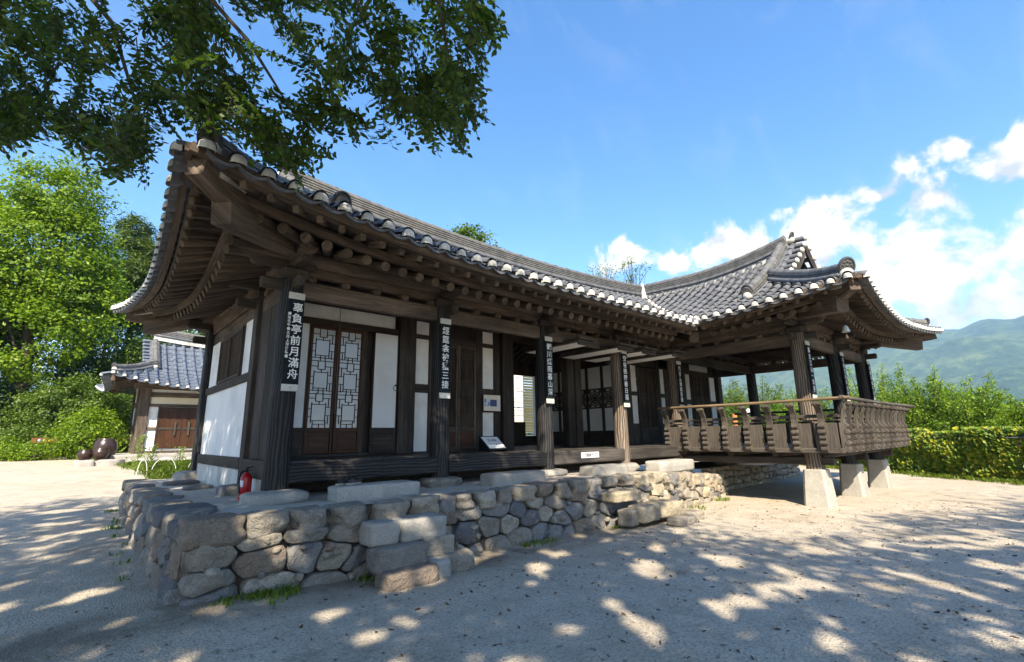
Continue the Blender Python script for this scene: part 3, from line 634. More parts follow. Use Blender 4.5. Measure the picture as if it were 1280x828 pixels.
# bay two: strips, slatted door pair, transom
def strip(x0, x1, spl):
    for z0, z1 in spl: white(x0, x1, z0, z1)
    zs = sorted(spl); cuts = [1.22]+[z for p in zs for z in p]+[3.78]
    for a, b in zip(cuts[0::2], cuts[1::2]):
        if b-a > .01: rail(x0, x1, a, b, .0)
strip(4.66, 4.98, [(1.25, 2.34), (2.50, 3.38), (3.465, 3.73)]); strip(6.28, 6.61, [(1.25, 2.0), (2.49, 3.38), (3.465, 3.73)])
post(4.63, 4.66); post(4.98, 5.20, out=.0); post(6.10, 6.28, out=.03); post(6.61, 6.78, out=.0)
rail(5.2, 6.1, 3.34, 3.47, .03); rail(5.2, 6.1, 1.215, 1.265, .03)
def slat_leaf(x0, x1, z0=1.27, z1=3.34, dense=True):
    d = obj('slatted_door', MB().bb(x0, x0+.05, YW-.03, YW+.03, z0, z1).bb(x1-.05, x1, YW-.03, YW+.03, z0, z1).bb(x0+.05, x1-.05, YW-.03, YW+.03, z1-.06, z1).bb(x0+.05, x1-.05, YW-.03, YW+.03, z0, z0+.05).bb(x0+.05, x1-.05, YW-.03, YW+.03, z0+.34, z0+.42), W_BEAM if dense else W_DARK, house)
    obj('door_panel', MB().bb(x0+.05, x1-.05, YW-.01, YW+.01, z0+.05, z0+.34, .003).bb(x0+.08, x1-.08, YW-.018, YW-.0105, z0+.09, z0+.30, .008), W_RED if dense else W_DARK, d)
    b = MB(); a0, a1, b0, b1 = x0+.05, x1-.05, z0+.42, z1-.06; n = 11
    for k in range(1, n): xk = a0+(a1-a0)*k/n; b.bb(xk-.004, xk+.004, YW-.012, YW+.004, b0, b1, .001)
    for c, cnt in ((b1-.10, 6), ((b0+b1)/2, 8), (b0+.12, 7)):
        for k in range(cnt): zk = c+(k-(cnt-1)/2)*.042; b.bb(a0, a1, YW-.016, YW+.002, zk-.004, zk+.004, .001)
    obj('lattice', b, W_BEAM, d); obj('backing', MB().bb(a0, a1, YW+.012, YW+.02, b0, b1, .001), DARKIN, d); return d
slat_leaf(5.2, 5.645); d_ = slat_leaf(5.655, 6.1)
obj('door_ring', MB().tube([(5.68+.035*math.cos(a), YW-.05, 2.3+.035*math.sin(a)) for a in np.linspace(0, 6.283, 13)], .005, 6, False), IRON, d_)
tr = MB()
for k in range(22): xk = 5.2+.9*k/21; tr.bb(xk-.004, xk+.004, YW-.01, YW+.004, 3.47, 3.76, .001)
for k in range(8): zk = 3.48+.27*k/7; tr.bb(5.2, 6.1, YW-.014, YW, zk-.004, zk+.004, .001)
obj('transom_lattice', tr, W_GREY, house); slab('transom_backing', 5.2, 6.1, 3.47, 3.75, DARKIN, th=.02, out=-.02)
# bays five and six
strip(11.6, 11.95, [(1.80, 2.585), (2.70, 3.46)])
for a, b, c in ((11.96, 12.42, 0), (12.43, 12.89, 0), (15.10, 15.62, 0), (15.64, 16.16, 0)): slat_leaf(a, b, 1.27, 3.42, False)
post(12.9, 13.1); strip(13.1, 13.42, [(1.80, 2.585), (2.70, 3.46)]); post(13.42, 13.9, out=0); rail(11.58, 13.9, 3.46, 3.8, .0); rail(11.58, 13.9, 1.22, 1.27, .02)
white(14.66, 16.66, 3.55, 3.79); rail(14.58, 16.78, 3.42, 3.55, .02); strip(14.62, 15.0, [(1.5, 2.44), (2.585, 3.41)]); strip(16.30, 16.72, [(1.5, 2.44), (2.585, 3.41)]); post(15.0, 15.1, 1.22, 3.45, .0); post(16.16, 16.3, 1.22, 3.45, .0); rail(14.1, 14.3, 1.22, 3.8, 0)
# veranda
for a, b in zip(PX[:4], PX[1:5]):
    obj('veranda_beam', MB().bar((a+.1, YP-.08, 1.075), (b-.1, YP-.08, 1.075), .15, .25, ch=.02), W_BLACK if a < 6 else W_FLOOR, house)
fl = MB(); k = 0; x = 1.9
while x < 11.7: wd_ = .22+.1*((k*37) % 7)/7; fl.bb(x, min(11.7, x+wd_-.004), YP, YW+.02, 1.175, 1.217+.003*(k % 3), .004); x += wd_; k += 1
obj('veranda_floor', fl, W_FLOOR, house)
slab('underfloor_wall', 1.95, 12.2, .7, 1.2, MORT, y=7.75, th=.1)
for x in PX[:5]: obj('floor_joist', MB().bar((x, YP+.12, 1.07), (x, YW, 1.07), .14, .18), W_DARK, house)
# hall interior
obj('hall_floor', MB().bb(7.0, 11.3, YW+.02, 11.75, 1.16, 1.21), W_FLOOR, house)
obj('inner_wall', MB().bb(6.86, 6.94, YW+.19, 11.7, 1.2, 4.6), PLAS, house); obj('inner_wall', MB().bb(11.36, 11.44, YW+.18, 11.7, 1.2, 4.6), W_DARK, house)
obj('ceiling_boards', MB().bb(2.0, 11.4, YW+.2, 11.7, 4.66, 4.72), W_DARK, house)
def flower_leaf(y0, y1):
    d = obj('sliding_door', MB().bb(11.30, 11.345, y0, y0+.035, 1.22, 3.52).bb(11.30, 11.345, y1-.035, y1, 1.22, 3.52).bb(11.302, 11.343, y0+.035, y1-.035, 2.80, 2.84).bb(11.302, 11.343, y0+.035, y1-.035, 2.255, 2.295).bb(11.302, 11.343, y0+.035, y1-.035, 3.47, 3.52).bb(11.302, 11.343, y0+.035, y1-.035, 1.22, 1.62), W_DARK, house)
    for z0, z1 in ((2.84, 3.47), (1.62, 2.255)): obj('paper_panel', MB().bb(11.325, 11.335, y0+.035, y1-.035, z0, z1, .001), PAPER, d)
    obj('paper_backing', MB().bb(11.333, 11.338, y0+.035, y1-.035, 2.295, 2.80, .001), LIME, d)
    fl = MB(); cy_, cz = (y0+y1)/2, 2.548; fw_ = (y1-y0)/2-.035
    for rr in (.21, .14, .07):
        pts = [(11.325, cy_+rr*math.cos(a)*(1+.12*math.cos(8*a)), cz+rr*math.sin(a)*(1+.12*math.cos(8*a))) for a in np.linspace(0, 6.283, 41)]; fl.tube(pts, .016, 5, False)
    for a in range(8): an = a*math.pi/4; fl.bar((11.325, cy_, cz), (11.325, cy_+.24*math.cos(an), cz+.24*math.sin(an)), .022, .02, up=(1, 0, 0))
    for sy in (-1, 1):
        for sz in (-1, 1): fl.bb(11.318, 11.33, cy_+sy*fw_-sy*.09, cy_+sy*fw_, cz+sz*.25-sz*.09, cz+sz*.25, .002)
    obj('flower_lattice', fl, W_DARK, d)
for k in range(5): flower_leaf(8.27+.57*k, 8.27+.57*k+.55)
# hall back wall with its open window
obj('rear_wall', MB().bb(1.97, 7.0, 11.72, 11.84, .7, 4.3), PLAS, house)
hb = MB().bb(7.0, 10.46, 11.72, 11.84, 1.2, 4.6).bb(10.46, 11.4, 11.72, 11.84, 3.47, 4.6).bb(10.46, 10.95, 11.74, 11.82, 1.2, 1.95).bb(10.95, 11.4, 11.74, 11.82, 1.2, 1.5)
obj('rear_hall_wall', hb, W_DARK, house)
obj('rear_wall', MB().bb(11.4, 17.0, 11.72, 11.84, .7, 4.3), PLAS, house); obj('side_wall', MB().bb(16.88, 16.98, 8.25, 11.72, .7, 4.2), PLAS, house)
# lifted door leaves hanging level under the eave
for k, (x, y0) in enumerate(((7.42, 6.30), (8.62, 6.20), (9.47, 6.15), (10.42, 5.95))):
    d = obj('lifted_door', MB().bb(x-.03, x+.5, y0, 7.95, 3.36, 3.40, .005).bb(x-.03, x+.5, y0-.05, 7.95, 3.42, 3.46, .005).bb(x-.03, x+.5, y0-.02, y0+.03, 3.30, 3.35, .005), W_GREY, house)
    obj('paper_panel', MB().bb(x+.02, x+.46, y0+.08, 7.9, 3.352, 3.358, .001), PAPER, d)
    obj('hanger_rod', MB().tube([(x+.22, y0+.25, 3.46), (x+.22, y0+.27, 3.85)], .008, 6).tube([(x+.22, 7.4, 3.46), (x+.22, 7.4, 4.2)], .008, 6), IRON, d)
# --- left end wall (plane X = 1.86)
def lw(name, y0, y1, z0, z1, m, out=0.0, th=.08, ch=.004): return obj(name, MB().bb(1.87-out, 1.87-out+th, y0, y1, z0, z1, ch), m, house)
lw('plaster_panel', 8.3, 11.5, 1.24, 2.41, PLAS, -.02); lw('plaster_panel', 10.5, 11.45, 2.51, 3.41, PLAS, -.02); lw('plaster_panel', 8.25, 8.80, 2.51, 3.41, PLAS, -.02)
lw('wall_rail', 8.2, 11.5, 2.395, 2.525, W_DARK, .02, .1); lw('wall_rail', 8.2, 11.6, 1.08, 1.25, W_DARK, .03, .1)
lw('plaster_base', 8.2, 11.55, .72, 1.08, LIME, .01); lw('plaster_base', 7.0, 7.9, .72, 1.02, LIME, -.02); lw('side_beam', 6.9, 7.95, 1.0, 1.24, W_DARK, .03, .12)
lw('plank_wall', 6.95, 7.45, 1.24, 3.42, W_DARK, -.04); lw('plank_wall', 7.46, 7.95, 1.24, 3.42, W_DARK, -.035)
obj('corner_post', MB().bb(1.79, 2.0, 11.5, 11.8, .75, 3.75, .02), W_BLACK, house)
wn = lw('shutter_window', 8.80, 8.86, 2.53, 3.36, W_DARK, .03); b = MB()
b.bb(1.84, 1.92, 10.42, 10.48, 2.53, 3.36).bb(1.84, 1.92, 8.86, 10.42, 3.30, 3.36).bb(1.84, 1.92, 8.86, 10.42, 2.53, 2.58).bb(1.83, 1.90, 9.61, 9.67, 2.58, 3.30)
for k in range(15):
    z = 2.61+k*.047
    for y0, y1 in ((8.87, 9.60), (9.68, 10.41)): b.box((1.87, (y0+y1)/2, z), (.05, y1-y0, .012), Matrix.Rotation(.5, 3, 'Y'), .002)
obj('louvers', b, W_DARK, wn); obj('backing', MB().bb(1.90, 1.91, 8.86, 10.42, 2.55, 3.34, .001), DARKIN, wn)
lw('gable_boards', 8.2, 11.6, 3.66, 4.05, W_BEAM, .0)
# corner plinths etc. come later with the ground objects
# ------------------------------------------------------------------ roof
class Slope:
    def __init__(s, o, U, V, L, ze, a, b, c0=None, c1=None, ext=None):
        s.o, s.U, s.V, s.L, s.ze, s.a, s.b, s.c0, s.c1, s.ext = Vector((o[0], o[1], 0)), Vector(U), Vector(V), L, ze, a, b, c0, c1, ext
        s.R = 5.0
    def off(s, u):
        r = 0.0
        if s.c0: O = s.c0[0]; r += O*max(0, 1-(u+O)/s.R)**2
        if s.c1: O = s.c1[0]; r += O*max(0, 1-(s.L-u+O)/s.R)**2
        return -r
    def lift(s, u, d):
        r = 0.0
        for c, uu in ((s.c0, u), (s.c1, s.L-u)):
            if c: O, Lf = c; r += Lf*max(0, 1-max(0, uu+O)/s.R)**2*max(0, 1-max(0, d+O)/s.R)**2
        return r
    def z(s, u, d):
        p = s.o+s.U*u+s.V*d
        return s.ze+s.a*d+s.b*max(0, d)**2+s.lift(u, d)+(s.ext(p.x, p.y, d) if s.ext else 0)
    def pos(s, u, d, dz=0.0):
        p = s.o+s.U*u+s.V*d; return Vector((p.x, p.y, s.z(u, d)+dz))
XL, YF, XW, YWF, XR, YB = 0.55, 5.22, 10.4, 2.2, 18.3, 13.0
RY, RX = 9.1, 14.2
ext_m = lambda x, y, d: 0.30*((x-8.3)/6.0)**2*min(1.2, max(0, d/3.88))**2
ext_w = lambda x, y, d: (0.38*(max(0, 7.2-y)/2.9)**2+(0.08*(y-7.2)/2 if y > 7.2 else 0))*min(1.2, max(0, d/3.8))**2
K0, K1, KW0, KW1 = (0.22, 0.42), (0.38, 0.52), (0.26, 0.36), (0.26, 0.40)
S1 = Slope((XL, YF), (1, 0, 0), (0, 1, 0), 17.75, 3.94, .38, .030, K0, None, ext_m)
S2 = Slope((XL, YF), (0, 1, 0), (1, 0, 0), YB-YF, 3.94, .38, .030, K0, K1)
S3 = Slope((XL, YB), (1, 0, 0), (0, -1, 0), XR-XL, 3.94, .38, .030, K1, KW1, ext_m)
S4 = Slope((XW, YWF), (0, 1, 0), (1, 0, 0), 8.0, 4.02, .40, .040, KW0, None, ext_w)
S5 = Slope((XW, YWF), (1, 0, 0), (0, 1, 0), XR-XW, 4.02, .40, .040, KW0, KW1)
S6 = Slope((XR, YWF), (0, 1, 0), (-1, 0, 0), YB-YWF, 4.02, .40, .040, KW1, KW1, ext_w)
def solve(fa, fb, lo, hi):   # first d where fa(d) >= fb
    for _ in range(40):
        m = (lo+hi)/2
        if fa(m) >= fb: hi = m
        else: lo = m
    return hi
def S1lim(u):
    x = XL+u
    if u < 1.5: return S1.off(u), max(S1.off(u), u)
    lo = S1.off(u)
    if x > XW:
        t = min(1.0, (x-XW)/(RX-XW)); lo = t*3.88
    return lo, 3.88
def S2lim(u): return S2.off(u), min(u, YB-YF-u, 1.72)
def S3lim(u): return S3.off(u), (min(u, 3.9) if u < 1.5 else (max(S3.off(u), min(3.9, S3.L-u))))
def S4lim(u):
    if u < 2.02: return S4.off(u), max(S4.off(u), u)
    y = YWF+u; lo = S4.off(u)
    if y > YF: lo = (y-YF)/(RY-YF)*3.8
    return lo, 3.8
def S5lim(u): return S5.off(u), min(u, S5.L-u, 2.2)
def S6lim(u): return S6.off(u), (u if u < 2.02 else min(4.1, max(S6.off(u), S6.L-u)))
PITCH, TL = 0.283, 0.30
roof = None
def tile_slope(S, lim, u0, u1, m, caps=True, pans=True, tagname='tile_slope', parent=None):
    rows = MB(); pan = MB(); cap = MB(); n = int(round((u1-u0)/PITCH)); st = (u1-u0)/n; U = S.U; K = 6
    for k in range(n+1):
        u = u0+k*st; lo, hi = lim(u)
        if hi-lo < 0.05: continue
        nt = max(1, int(math.ceil((hi-lo)/TL))); jr = random.Random(k*7+n)
        vs = []; uv = []; fs = []
        for t in range(nt):
            da, db = lo+t*TL, min(hi, lo+(t+1)*TL+0.015)
            ju, jz = jr.uniform(-.008, .008), jr.uniform(-.005, .005)
            for q, (d, r) in enumerate(((da, .083), (db, .071))):
                p = S.pos(u, d, 0.028+jz+(0.012 if q == 0 else -0.004))+U*ju
                for j in range(K+1):
                    an = math.pi*j/K; vs.append(p+U*(math.cos(an)*r)+UP*(math.sin(an)*r)); uv.append((d, an*r))
            b = t*2*(K+1)
            fs += [(b+j, b+j+1, b+K+1+j+1, b+K+1+j) for j in range(K)]
        rows.add(vs, fs, uv, True)
        if caps:    # lime plug closing the lowest tile
            p = S.pos(u, lo, 0.030); rr = 0.074*jr.uniform(.86, 1.05); vs = []; prof = ((1.0, .05), (1.0, -.010), (.84, -.026), (.5, -.038), (0.02, -.042))
            for f, o in prof:
                for j in range(9):
                    an = math.pi*(j/8); wv = 1+0.08*noise.noise(Vector((u*9, j*.9, f*3))); vs.append(p+U*(math.cos(an)*rr*f*wv)+UP*(math.sin(an)*rr*f*wv-(.035 if j in (0, 8) else 0)-0.01)+S.V*o)
            cap.add(vs, [(i*9+j, i*9+j+1, (i+1)*9+j+1, (i+1)*9+j) for i in range(len(prof)-1) for j in range(8)], None, True)
        if pans and k < n:
            um = u+st/2; l2, h2 = lim(um); l0, l1 = lo, lim(u+st)[0]; h2 = max(h2, min(hi, lim(u+st)[1]))
            if h2-l2 < .05: continue
            nt = max(1, int(math.ceil((h2-l2)/(TL*.8)))); J = 6; vs = []; fs = []; uv = []
            for t in range(nt):
                for q in (0, 1):
                    for j in range(J+1):
                        f = j/J; uu = u+st*f; le = l0+(l1-l0)*f; d = le+(h2-l2)*min(1, (t+q)/nt); dip = -.055*(1-(2*f-1)**2)
                        vs.append(S.pos(uu, d, dip-0.008+(0.018 if q == 0 else 0.0))); uv.append((d, uu))
                b = t*2*(J+1); fs += [(b+j, b+j+1, b+J+2+j, b+J+1+j) for j in range(J)]
            base = len(vs)          # front lip and underside
            for dd, dz in ((0, 0.010), (0, -0.024), (.28, .085-.024)):
                for j in range(J+1):
                    f = j/J; uu = u+st*f; le = l0+(l1-l0)*f; dip = -.055*(1-(2*f-1)**2); p = S.pos(uu, le, dip+dz-.008 if dd == 0 else 0)
                    if dd: p = S.pos(uu, le+dd, dip-.05)
                    vs.append(p); uv.append((0, uu))
            fs += [(base+i*(J+1)+j, base+i*(J+1)+j+1, base+(i+1)*(J+1)+j+1, base+(i+1)*(J+1)+j) for i in range(2) for j in range(J)]
            pan.add(vs, fs, uv, False)
    body = MB()
    for src, mi in ((pan, 0), (rows, 0), (cap, 1)):
        b = len(body.v); body.v += src.v; body.f += [tuple(i+b for i in f) for f in src.f]; body.uv += src.uv; body.sm += src.sm; body.mi += [mi]*len(src.f)
    return obj(tagname, body, [m, LIME], parent or roof)
roof = obj('roof', MB().bb(5, 13, 8.9, 9.3, 5.2, 5.5), W_DARK, house)
tile_slope(S1, S1lim, 0.03, 13.65, TILE); tile_slope(S2, S2lim, 0.05, YB-YF-.05, TILE); tile_slope(S3, S3lim, .05, XR-XL-.05, TILE, False)
tile_slope(S4, S4lim, 0.02, 6.9, TILE); tile_slope(S5, S5lim, 0.02, XR-XW-.02, TILE); tile_slope(S6, S6lim, .02, YB-YWF-.05, TILE)
# dark sheathing just below the tiles keeps daylight out
def sheath(S, lim, u0, u1, n=60):
    mb = MB(); vs = []
    for i in range(n+1):
        u = u0+(u1-u0)*i/n; lo, hi = lim(u); lo += .3; hi = max(hi, lo+.01)
        for j in range(9): d = lo+(hi-lo)*j/8; vs.append(S.pos(u, d, -.10))
    mb.add(vs, [(i*9+j, i*9+j+1, (i+1)*9+j+1, (i+1)*9+j) for i in range(n) for j in range(8)], None, False); return mb
for S, lm, a, b in ((S1, S1lim, .1, 13.6), (S2, S2lim, .1, YB-YF-.1), (S3, S3lim, .1, XR-XL-.1), (S4, S4lim, .1, 6.9), (S5, S5lim, .1, XR-XW-.1), (S6, S6lim, .1, YB-YWF-.1)):
    obj('sheathing', sheath(S, lm, a, b), W_DARK, roof)
# ridges
def courses(h0, w_, n, hh):
    pr = []; z = h0
    for k in range(n): pr += [(w_, z), (w_, z+hh*.55), (w_-.022, z+hh*.6), (w_-.022, z+hh)]; z += hh
    cap = [(math.cos(a)*.095, z+math.sin(a)*.085) for a in np.linspace(0, math.pi, 9)]
    return pr+cap+[(-x, y) for x, y in reversed(pr)]
def ridge(pts, n=5, hh=.058, w_=.135, base=True, name='ridge', end0=False, end1=False, esc=1.0):
    body = MB().sweep(pts, courses(.10 if base else -.03, w_, n, hh))
    def base_parts(o, pts, w_, base):
      if base:
        obj('plaster_strip', MB().sweep(pts, [(w_+.005, -.16), (w_+.005, .075), (w_-.03, .10), (-w_+.03, .10), (-w_-.005, .075), (-w_-.005, -.16)]), LIME, o)
        for sg in (-1, 1):
            obj('base_tube', MB().sweep(pts, [(sg*(w_+.01)+.055*math.cos(a), .085+.055*math.sin(a)) for a in np.linspace(0, 2*math.pi, 9)[:-1]], smooth=True), TILE, o)
    tops = body; pv = [Vector(p) for p in pts]     # joints of the topmost cover tiles
    for i in range(len(pv)-1):
        d = pv[i+1]-pv[i]; L = d.length; k = max(1, round(L/.32))
        for q in range(k):
            c = pv[i]+d*(q/k); t = d.normalized(); sd_ = t.cross(UP).normalized(); u_ = sd_.cross(t); top = (.10 if base else -.03)+n*hh
            tops.add([c+t*o_+sd_*(math.cos(a)*(.1)*1.04)+u_*(top+math.sin(a)*.09*1.04) for o_ in (0, .05) for a in np.linspace(0, math.pi, 9)], [(j, j+1, 10+j, 9+j) for j in range(8)], None, True, 1)
    o = obj(name, body, [RIDGE, TILE], roof)
    base_parts(o, pts, w_, base)
    for flag, p, q in ((end0, pv[0], pv[1]), (end1, pv[-1], pv[-2])):
        if flag: end_tile(o, p, (p-q).normalized(), (.10 if base else -.03)+n*hh, esc)
    return o
def end_tile(par, p, out, h, s=1.0):
    ax = Vector((out.x, out.y, 0)).normalized(); sd = UP.cross(ax); c = p+UP*(h-.0)+ax*.05; tilt = (ax*.94-UP*.34).normalized(); v = (UP*.94+ax*.34).normalized()
    out_ = [(.135*s*math.sin(a), -.02+(.17*s if math.cos(a) > 0 else .15*s)*math.cos(a)) for a in np.linspace(-2.2, 2.2, 19)]
    e = obj('end_tile', MB().prism(out_, c+tilt*.02, sd, v, tilt, .035), TDARK, par)
    rel = MB()
    for k in range(9): an = k*math.pi*2/8; r = 0 if k == 8 else .065*s; rel.lathe(c+tilt*.04+sd*(math.cos(an)*r)+v*(math.sin(an)*r+.01), [(.022*s, 0), (.017*s, .008), (.002, .012)], 8, tilt)
    pts = [c+tilt*.042+sd*(.115*s*math.sin(a))+v*(-.01+.14*s*math.cos(a)) for a in np.linspace(-2, 2, 15)]; rel.tube(pts, .010*s, 5); obj('relief', rel, TDARK, e)
    obj('lime_plug', MB().lathe(c-UP*.14*s+ax*.0, [(.11*s, -.10), (.115*s, 0), (.085*s, .06), (.03*s, .085), (0.002, .09)], 12, ax), LIME, par)
cv = lambda f, n: [f(i/n) for i in range(n+1)]
ridge(cv(lambda t: S1.pos(1.78+t*12.1, 3.88, -.05), 26), 6, .052, .15, end0=True)
ridge(cv(lambda t: S4.pos(2.1+t*4.9, 3.8, -.05), 14), 5, .056, .15, end0=True, esc=.85)
ridge([S4.pos(7.0, 3.8, -.05), S4.pos(8.0, 3.8, -.05)], 5, .056, .15)
# descending ridges, then hip ridges to the corners
ridge(cv(lambda t: S1.pos(1.72, 3.8-t*2.98, -.03), 8), 3, .055, .12, end1=True, name='descending_ridge')
ridge(cv(lambda t: S3.pos(1.72, 3.8-t*2.6, -.03), 8), 3, .055, .12, end1=True, name='descending_ridge')
ridge(cv(lambda t: S4.pos(2.25, 3.7-t*2.75, -.03), 8), 3, .055, .12, end1=True, name='descending_ridge')
ridge(cv(lambda t: S6.pos(2.25, 3.9-t*2.75, -.03), 8), 3, .055, .12, end1=True, name='descending_ridge')
def hip(S, s, e, sg=1, esc=.95):
    ridge(cv(lambda t: S.pos(*((s+(e-s)*t,)*2) if sg > 0 else (S.L-(s+(e-s)*t), s+(e-s)*t), -.03), 8), 3, .05, .115, base=True, name='hip_ridge', end1=True, esc=esc)
hip(S1, 1.7, .12); hip(S2, 1.7, .1, -1); hip(S4, 2.15, .12, 1, 1.15); hip(S5, 2.15, .12, -1); hip(S3, 3.7, .1, -1)
vl = cv(lambda t: S1.pos(XW-XL+t*3.8, t*3.88, .03), 8)
obj('valley_tiles', MB().sweep(vl, [(-.16, .03), (-.08, -.03), (0, -.05), (.08, -.03), (.16, .03)], closed=False, smooth=True), TILE, roof)
obj('plaster_collar', MB().tube([S1.pos(13.25, 3.55, .05), S1.pos(13.45, 3.72, .25), S1.pos(13.55, 3.80, .52)], [.09, .075, .05], 10), LIME, roof)
# gable ends: short verge tiles, bargeboards, boarded gable
def gable(S, ug, d0, d1, outu, m=W_DARK):
    vt = MB(); cp = MB(); n = int((d1-d0)/.25)
    for k in range(n+1):
        d = d0+(d1-d0)*k/n; a = S.pos(ug, d, .05)-S.U*outu*(-.12); b = S.pos(ug, d, .03)+S.U*outu*.42
        vt.tube([S.pos(ug, d, .05), b], [.07, .075], 8); cp.lathe(b, [(.08, -.02), (.078, .02), (.05, .045), (.002, .055)], 9, S.U*outu)
    b = len(vt.v); vt.v += cp.v; vt.f += [tuple(i+b for i in f) for f in cp.f]; vt.uv += cp.uv; vt.sm += cp.sm; vt.mi += [1]*len(cp.f); obj('verge_tiles', vt, [TILE, LIME], roof)
    bp = cv(lambda t: S.pos(ug, d0+(d1-d0)*t, -.12)+S.U*outu*.36, 8); obj('bargeboard', MB().sweep(bp, [(-.03, -.16), (.03, -.16), (.03, .12), (-.03, .12)]), W_DARK, roof)
gable(S4, 2.15, 1.9, 3.75, -1); gable(S6, 2.15, 1.9, 4.0, -1); gable(S1, 1.6, 1.75, 3.8, -1); gable(S3, 1.6, 1.75, 3.8, -1)
gb = MB(); gb.add([S4.pos(2.3, 1.9, -.1), S4.pos(2.3, 3.8, -.1), S6.pos(2.3, 1.9, -.1)], [(0, 1, 2)]); gb.add([S1.pos(1.75, 1.7, -.1), S1.pos(1.75, 3.88, -.1), S3.pos(1.75, 1.7, -.1)], [(0, 1, 2)])
obj('gable_wall', gb, W_DARK, roof)
# eave carpentry
RAFT, FLY, REST_R, REST_F = [], [], [], []
def eave(S, u0, u1, C, hip0=False, hip1=False, inner=2.35, m=W_BROWN, fan0=None, fan1=None, near=True):
    """round rafters, square flying rafters, fascias and boards along one eave"""
    E = lambda u, i, dz: S.o+S.U*u+S.V*(S.off(u)+i)+UP*(S.ze+S.lift(u, S.off(u))+dz)
    n = int(round((u1-u0)/.272))
    for k in range(n+1):
        u = u0+(u1-u0)*k/n; f = None
        if fan0 is not None and u < fan0: f = S.pos(fan0, fan0)
        if fan1 is not None and S.L-u < fan1: f = S.pos(S.L-fan1, fan1)
        i0 = .65 if u > .7 or not hip0 else max(.35, .65-(.7-u)*.3)
        p0 = E(u, .65, -.24)
        if f is None: p1 = S.o+S.U*u+S.V*inner+UP*(S.ze-.24+.42*(inner-.65))
        else: p1 = Vector((f.x, f.y, S.ze-.24+.42*(fan0 or fan1)-.42*.65))
        d = (p1-p0).normalized()
        L = (p1-p0).length; rr = .066
        mb = MB().tube([p0+d*.012, p0+d*L*.5, p1], [rr, rr, rr*.9], 12, True, True, .05, k+int(S.ze*100))
        RAFT.append((p0, mb, m))
        q0 = E(u, .20, -.165); q1 = q0+Vector((d.x, d.y, 0)).normalized()*.95+UP*(.345*.95)
        FLY.append((q0, MB().bar(q0, q1, .075, .095, ch=.012), m))
    h0 = .0 if not hip0 else 1.0; N = 40
    def line(i, dz, w_, h, nm, mm, extra=0.0):
        a = u0-.1 if not hip0 else i-.20; b = u1+.1 if not hip1 else S.L-i+.20
        pts = [E(a+(b-a)*t/N, i, dz) for t in range(N+1)]; obj(nm, MB().sweep(pts, [(-w_/2, -h/2), (w_/2, -h/2), (w_/2, h/2), (-w_/2, h/2)]), mm, house)
    line(.11, -.075, .07, .10, 'tile_batten', m); line(.63, -.112, .085, .10, 'fascia_strip', m); line(.22, -.098, .09, .04, 'fascia_strip', m)
    for i_a, i_b, za, zb, nm in ((.64, inner+.3, -.165, -.165+.42*(inner-.34), 'soffit_boards'), (.22, 1.25, -.105, .25, 'soffit_boards')):
        vs = []
        for t in range(N+1):
            for j in range(7):
                i = i_a+(i_b-i_a)*j/6
                a = u0-.1 if not hip0 else i-.25; b = u1+.1 if not hip1 else S.L-i+.25
                u = a+(b-a)*t/N; p = S.o+S.U*u+S.V*(S.off(u)*(1-j/6)+i)+UP*(S.ze+S.lift(u, S.off(u))*(1-j/6*.8)+za+(zb-za)*j/6); vs.append(p)
        mb = MB(); mb.add(vs, [(t*7+j, t*7+j+1, t*7+8+j, t*7+7+j) for t in range(N) for j in range(6)], [(v.x*S.V.x+v.y*S.V.y, v.x*S.U.x+v.y*S.U.y) for v in vs], True); obj(nm, mb, W_DARK, house)
eave(S1, .40, 9.75, None, True, False, fan0=2.05)
eave(S2, .40, YB-YF-.4, None, True, True, inner=2.0, fan0=2.05, fan1=2.05, m=W_BROWN)
eave(S4, .45, 3.05, None, True, False, inner=2.2, fan0=2.0)
eave(S5, .45, XR-XW-.45, None, True, True, inner=2.3, fan0=2.0, fan1=2.0)
eave(S6, .45, YB-YWF-.4, None, True, True, inner=2.3, fan0=2.0, fan1=2.0)
eave(S3, .45, XR-XL-.45, None, True, True, inner=2.0, fan0=2.05, fan1=2.05)
cpos = camo.matrix_world.translation
for L_, nm in ((RAFT, 'rafter'), (FLY, 'flying_rafter')):
    vis = [t for t in L_ if t[0].y < 11.5 and (t[0].x < 11 or t[0].y < 4.5)]; hid = [t for t in L_ if not (t[0].y < 11.5 and (t[0].x < 11 or t[0].y < 4.5))]
    vis.sort(key=lambda t: (t[0]-cpos).length)
    for p, mb, m in vis[:98]: obj(nm, mb, m, house)
    r = MB()
    for p, mb, m in vis[98:]+hid:
        b = len(r.v); r.v += mb.v; r.f += [tuple(i+b for i in f) for f in mb.f]; r.uv += mb.uv; r.sm += mb.sm; r.mi += mb.mi
    obj('far_'+nm+'s', r, W_BROWN, house, kind='stuff')
# hip rafters at the corners
def hiprafter(S, sg, fan):
    g = (lambda t, dz: S.pos(t, t, 0)) if sg > 0 else (lambda t, dz: S.pos(S.L-t, t, 0))
    base = S.ze+S.lift(0 if sg > 0 else S.L, 0)
    a = g(.28, 0); b = g(2.6, 0); a.z = base-.42; b.z = S.ze+.62; m_ = (a+b)/2; m_.z -= .04
    def beam2(p, q, w_, h):
        n = 6; pts = [p.lerp(q, i/n)-UP*(.10*math.sin(math.pi*i/n)) for i in range(n+1)]
        return MB().sweep(pts, [(-w_/2+.015, -h/2), (w_/2-.015, -h/2), (w_/2, -h/2+.015), (w_/2, h/2), (-w_/2, h/2), (-w_/2, -h/2+.015)])
    obj('hip_rafter', beam2(a, b, .22, .32), W_BEAM, house)
    a = g(-.02, 0); b = g(1.3, 0); a.z = base-.155; b.z = S.ze+.16
    obj('hip_rafter', beam2(a, b, .19, .24), W_BEAM, house)
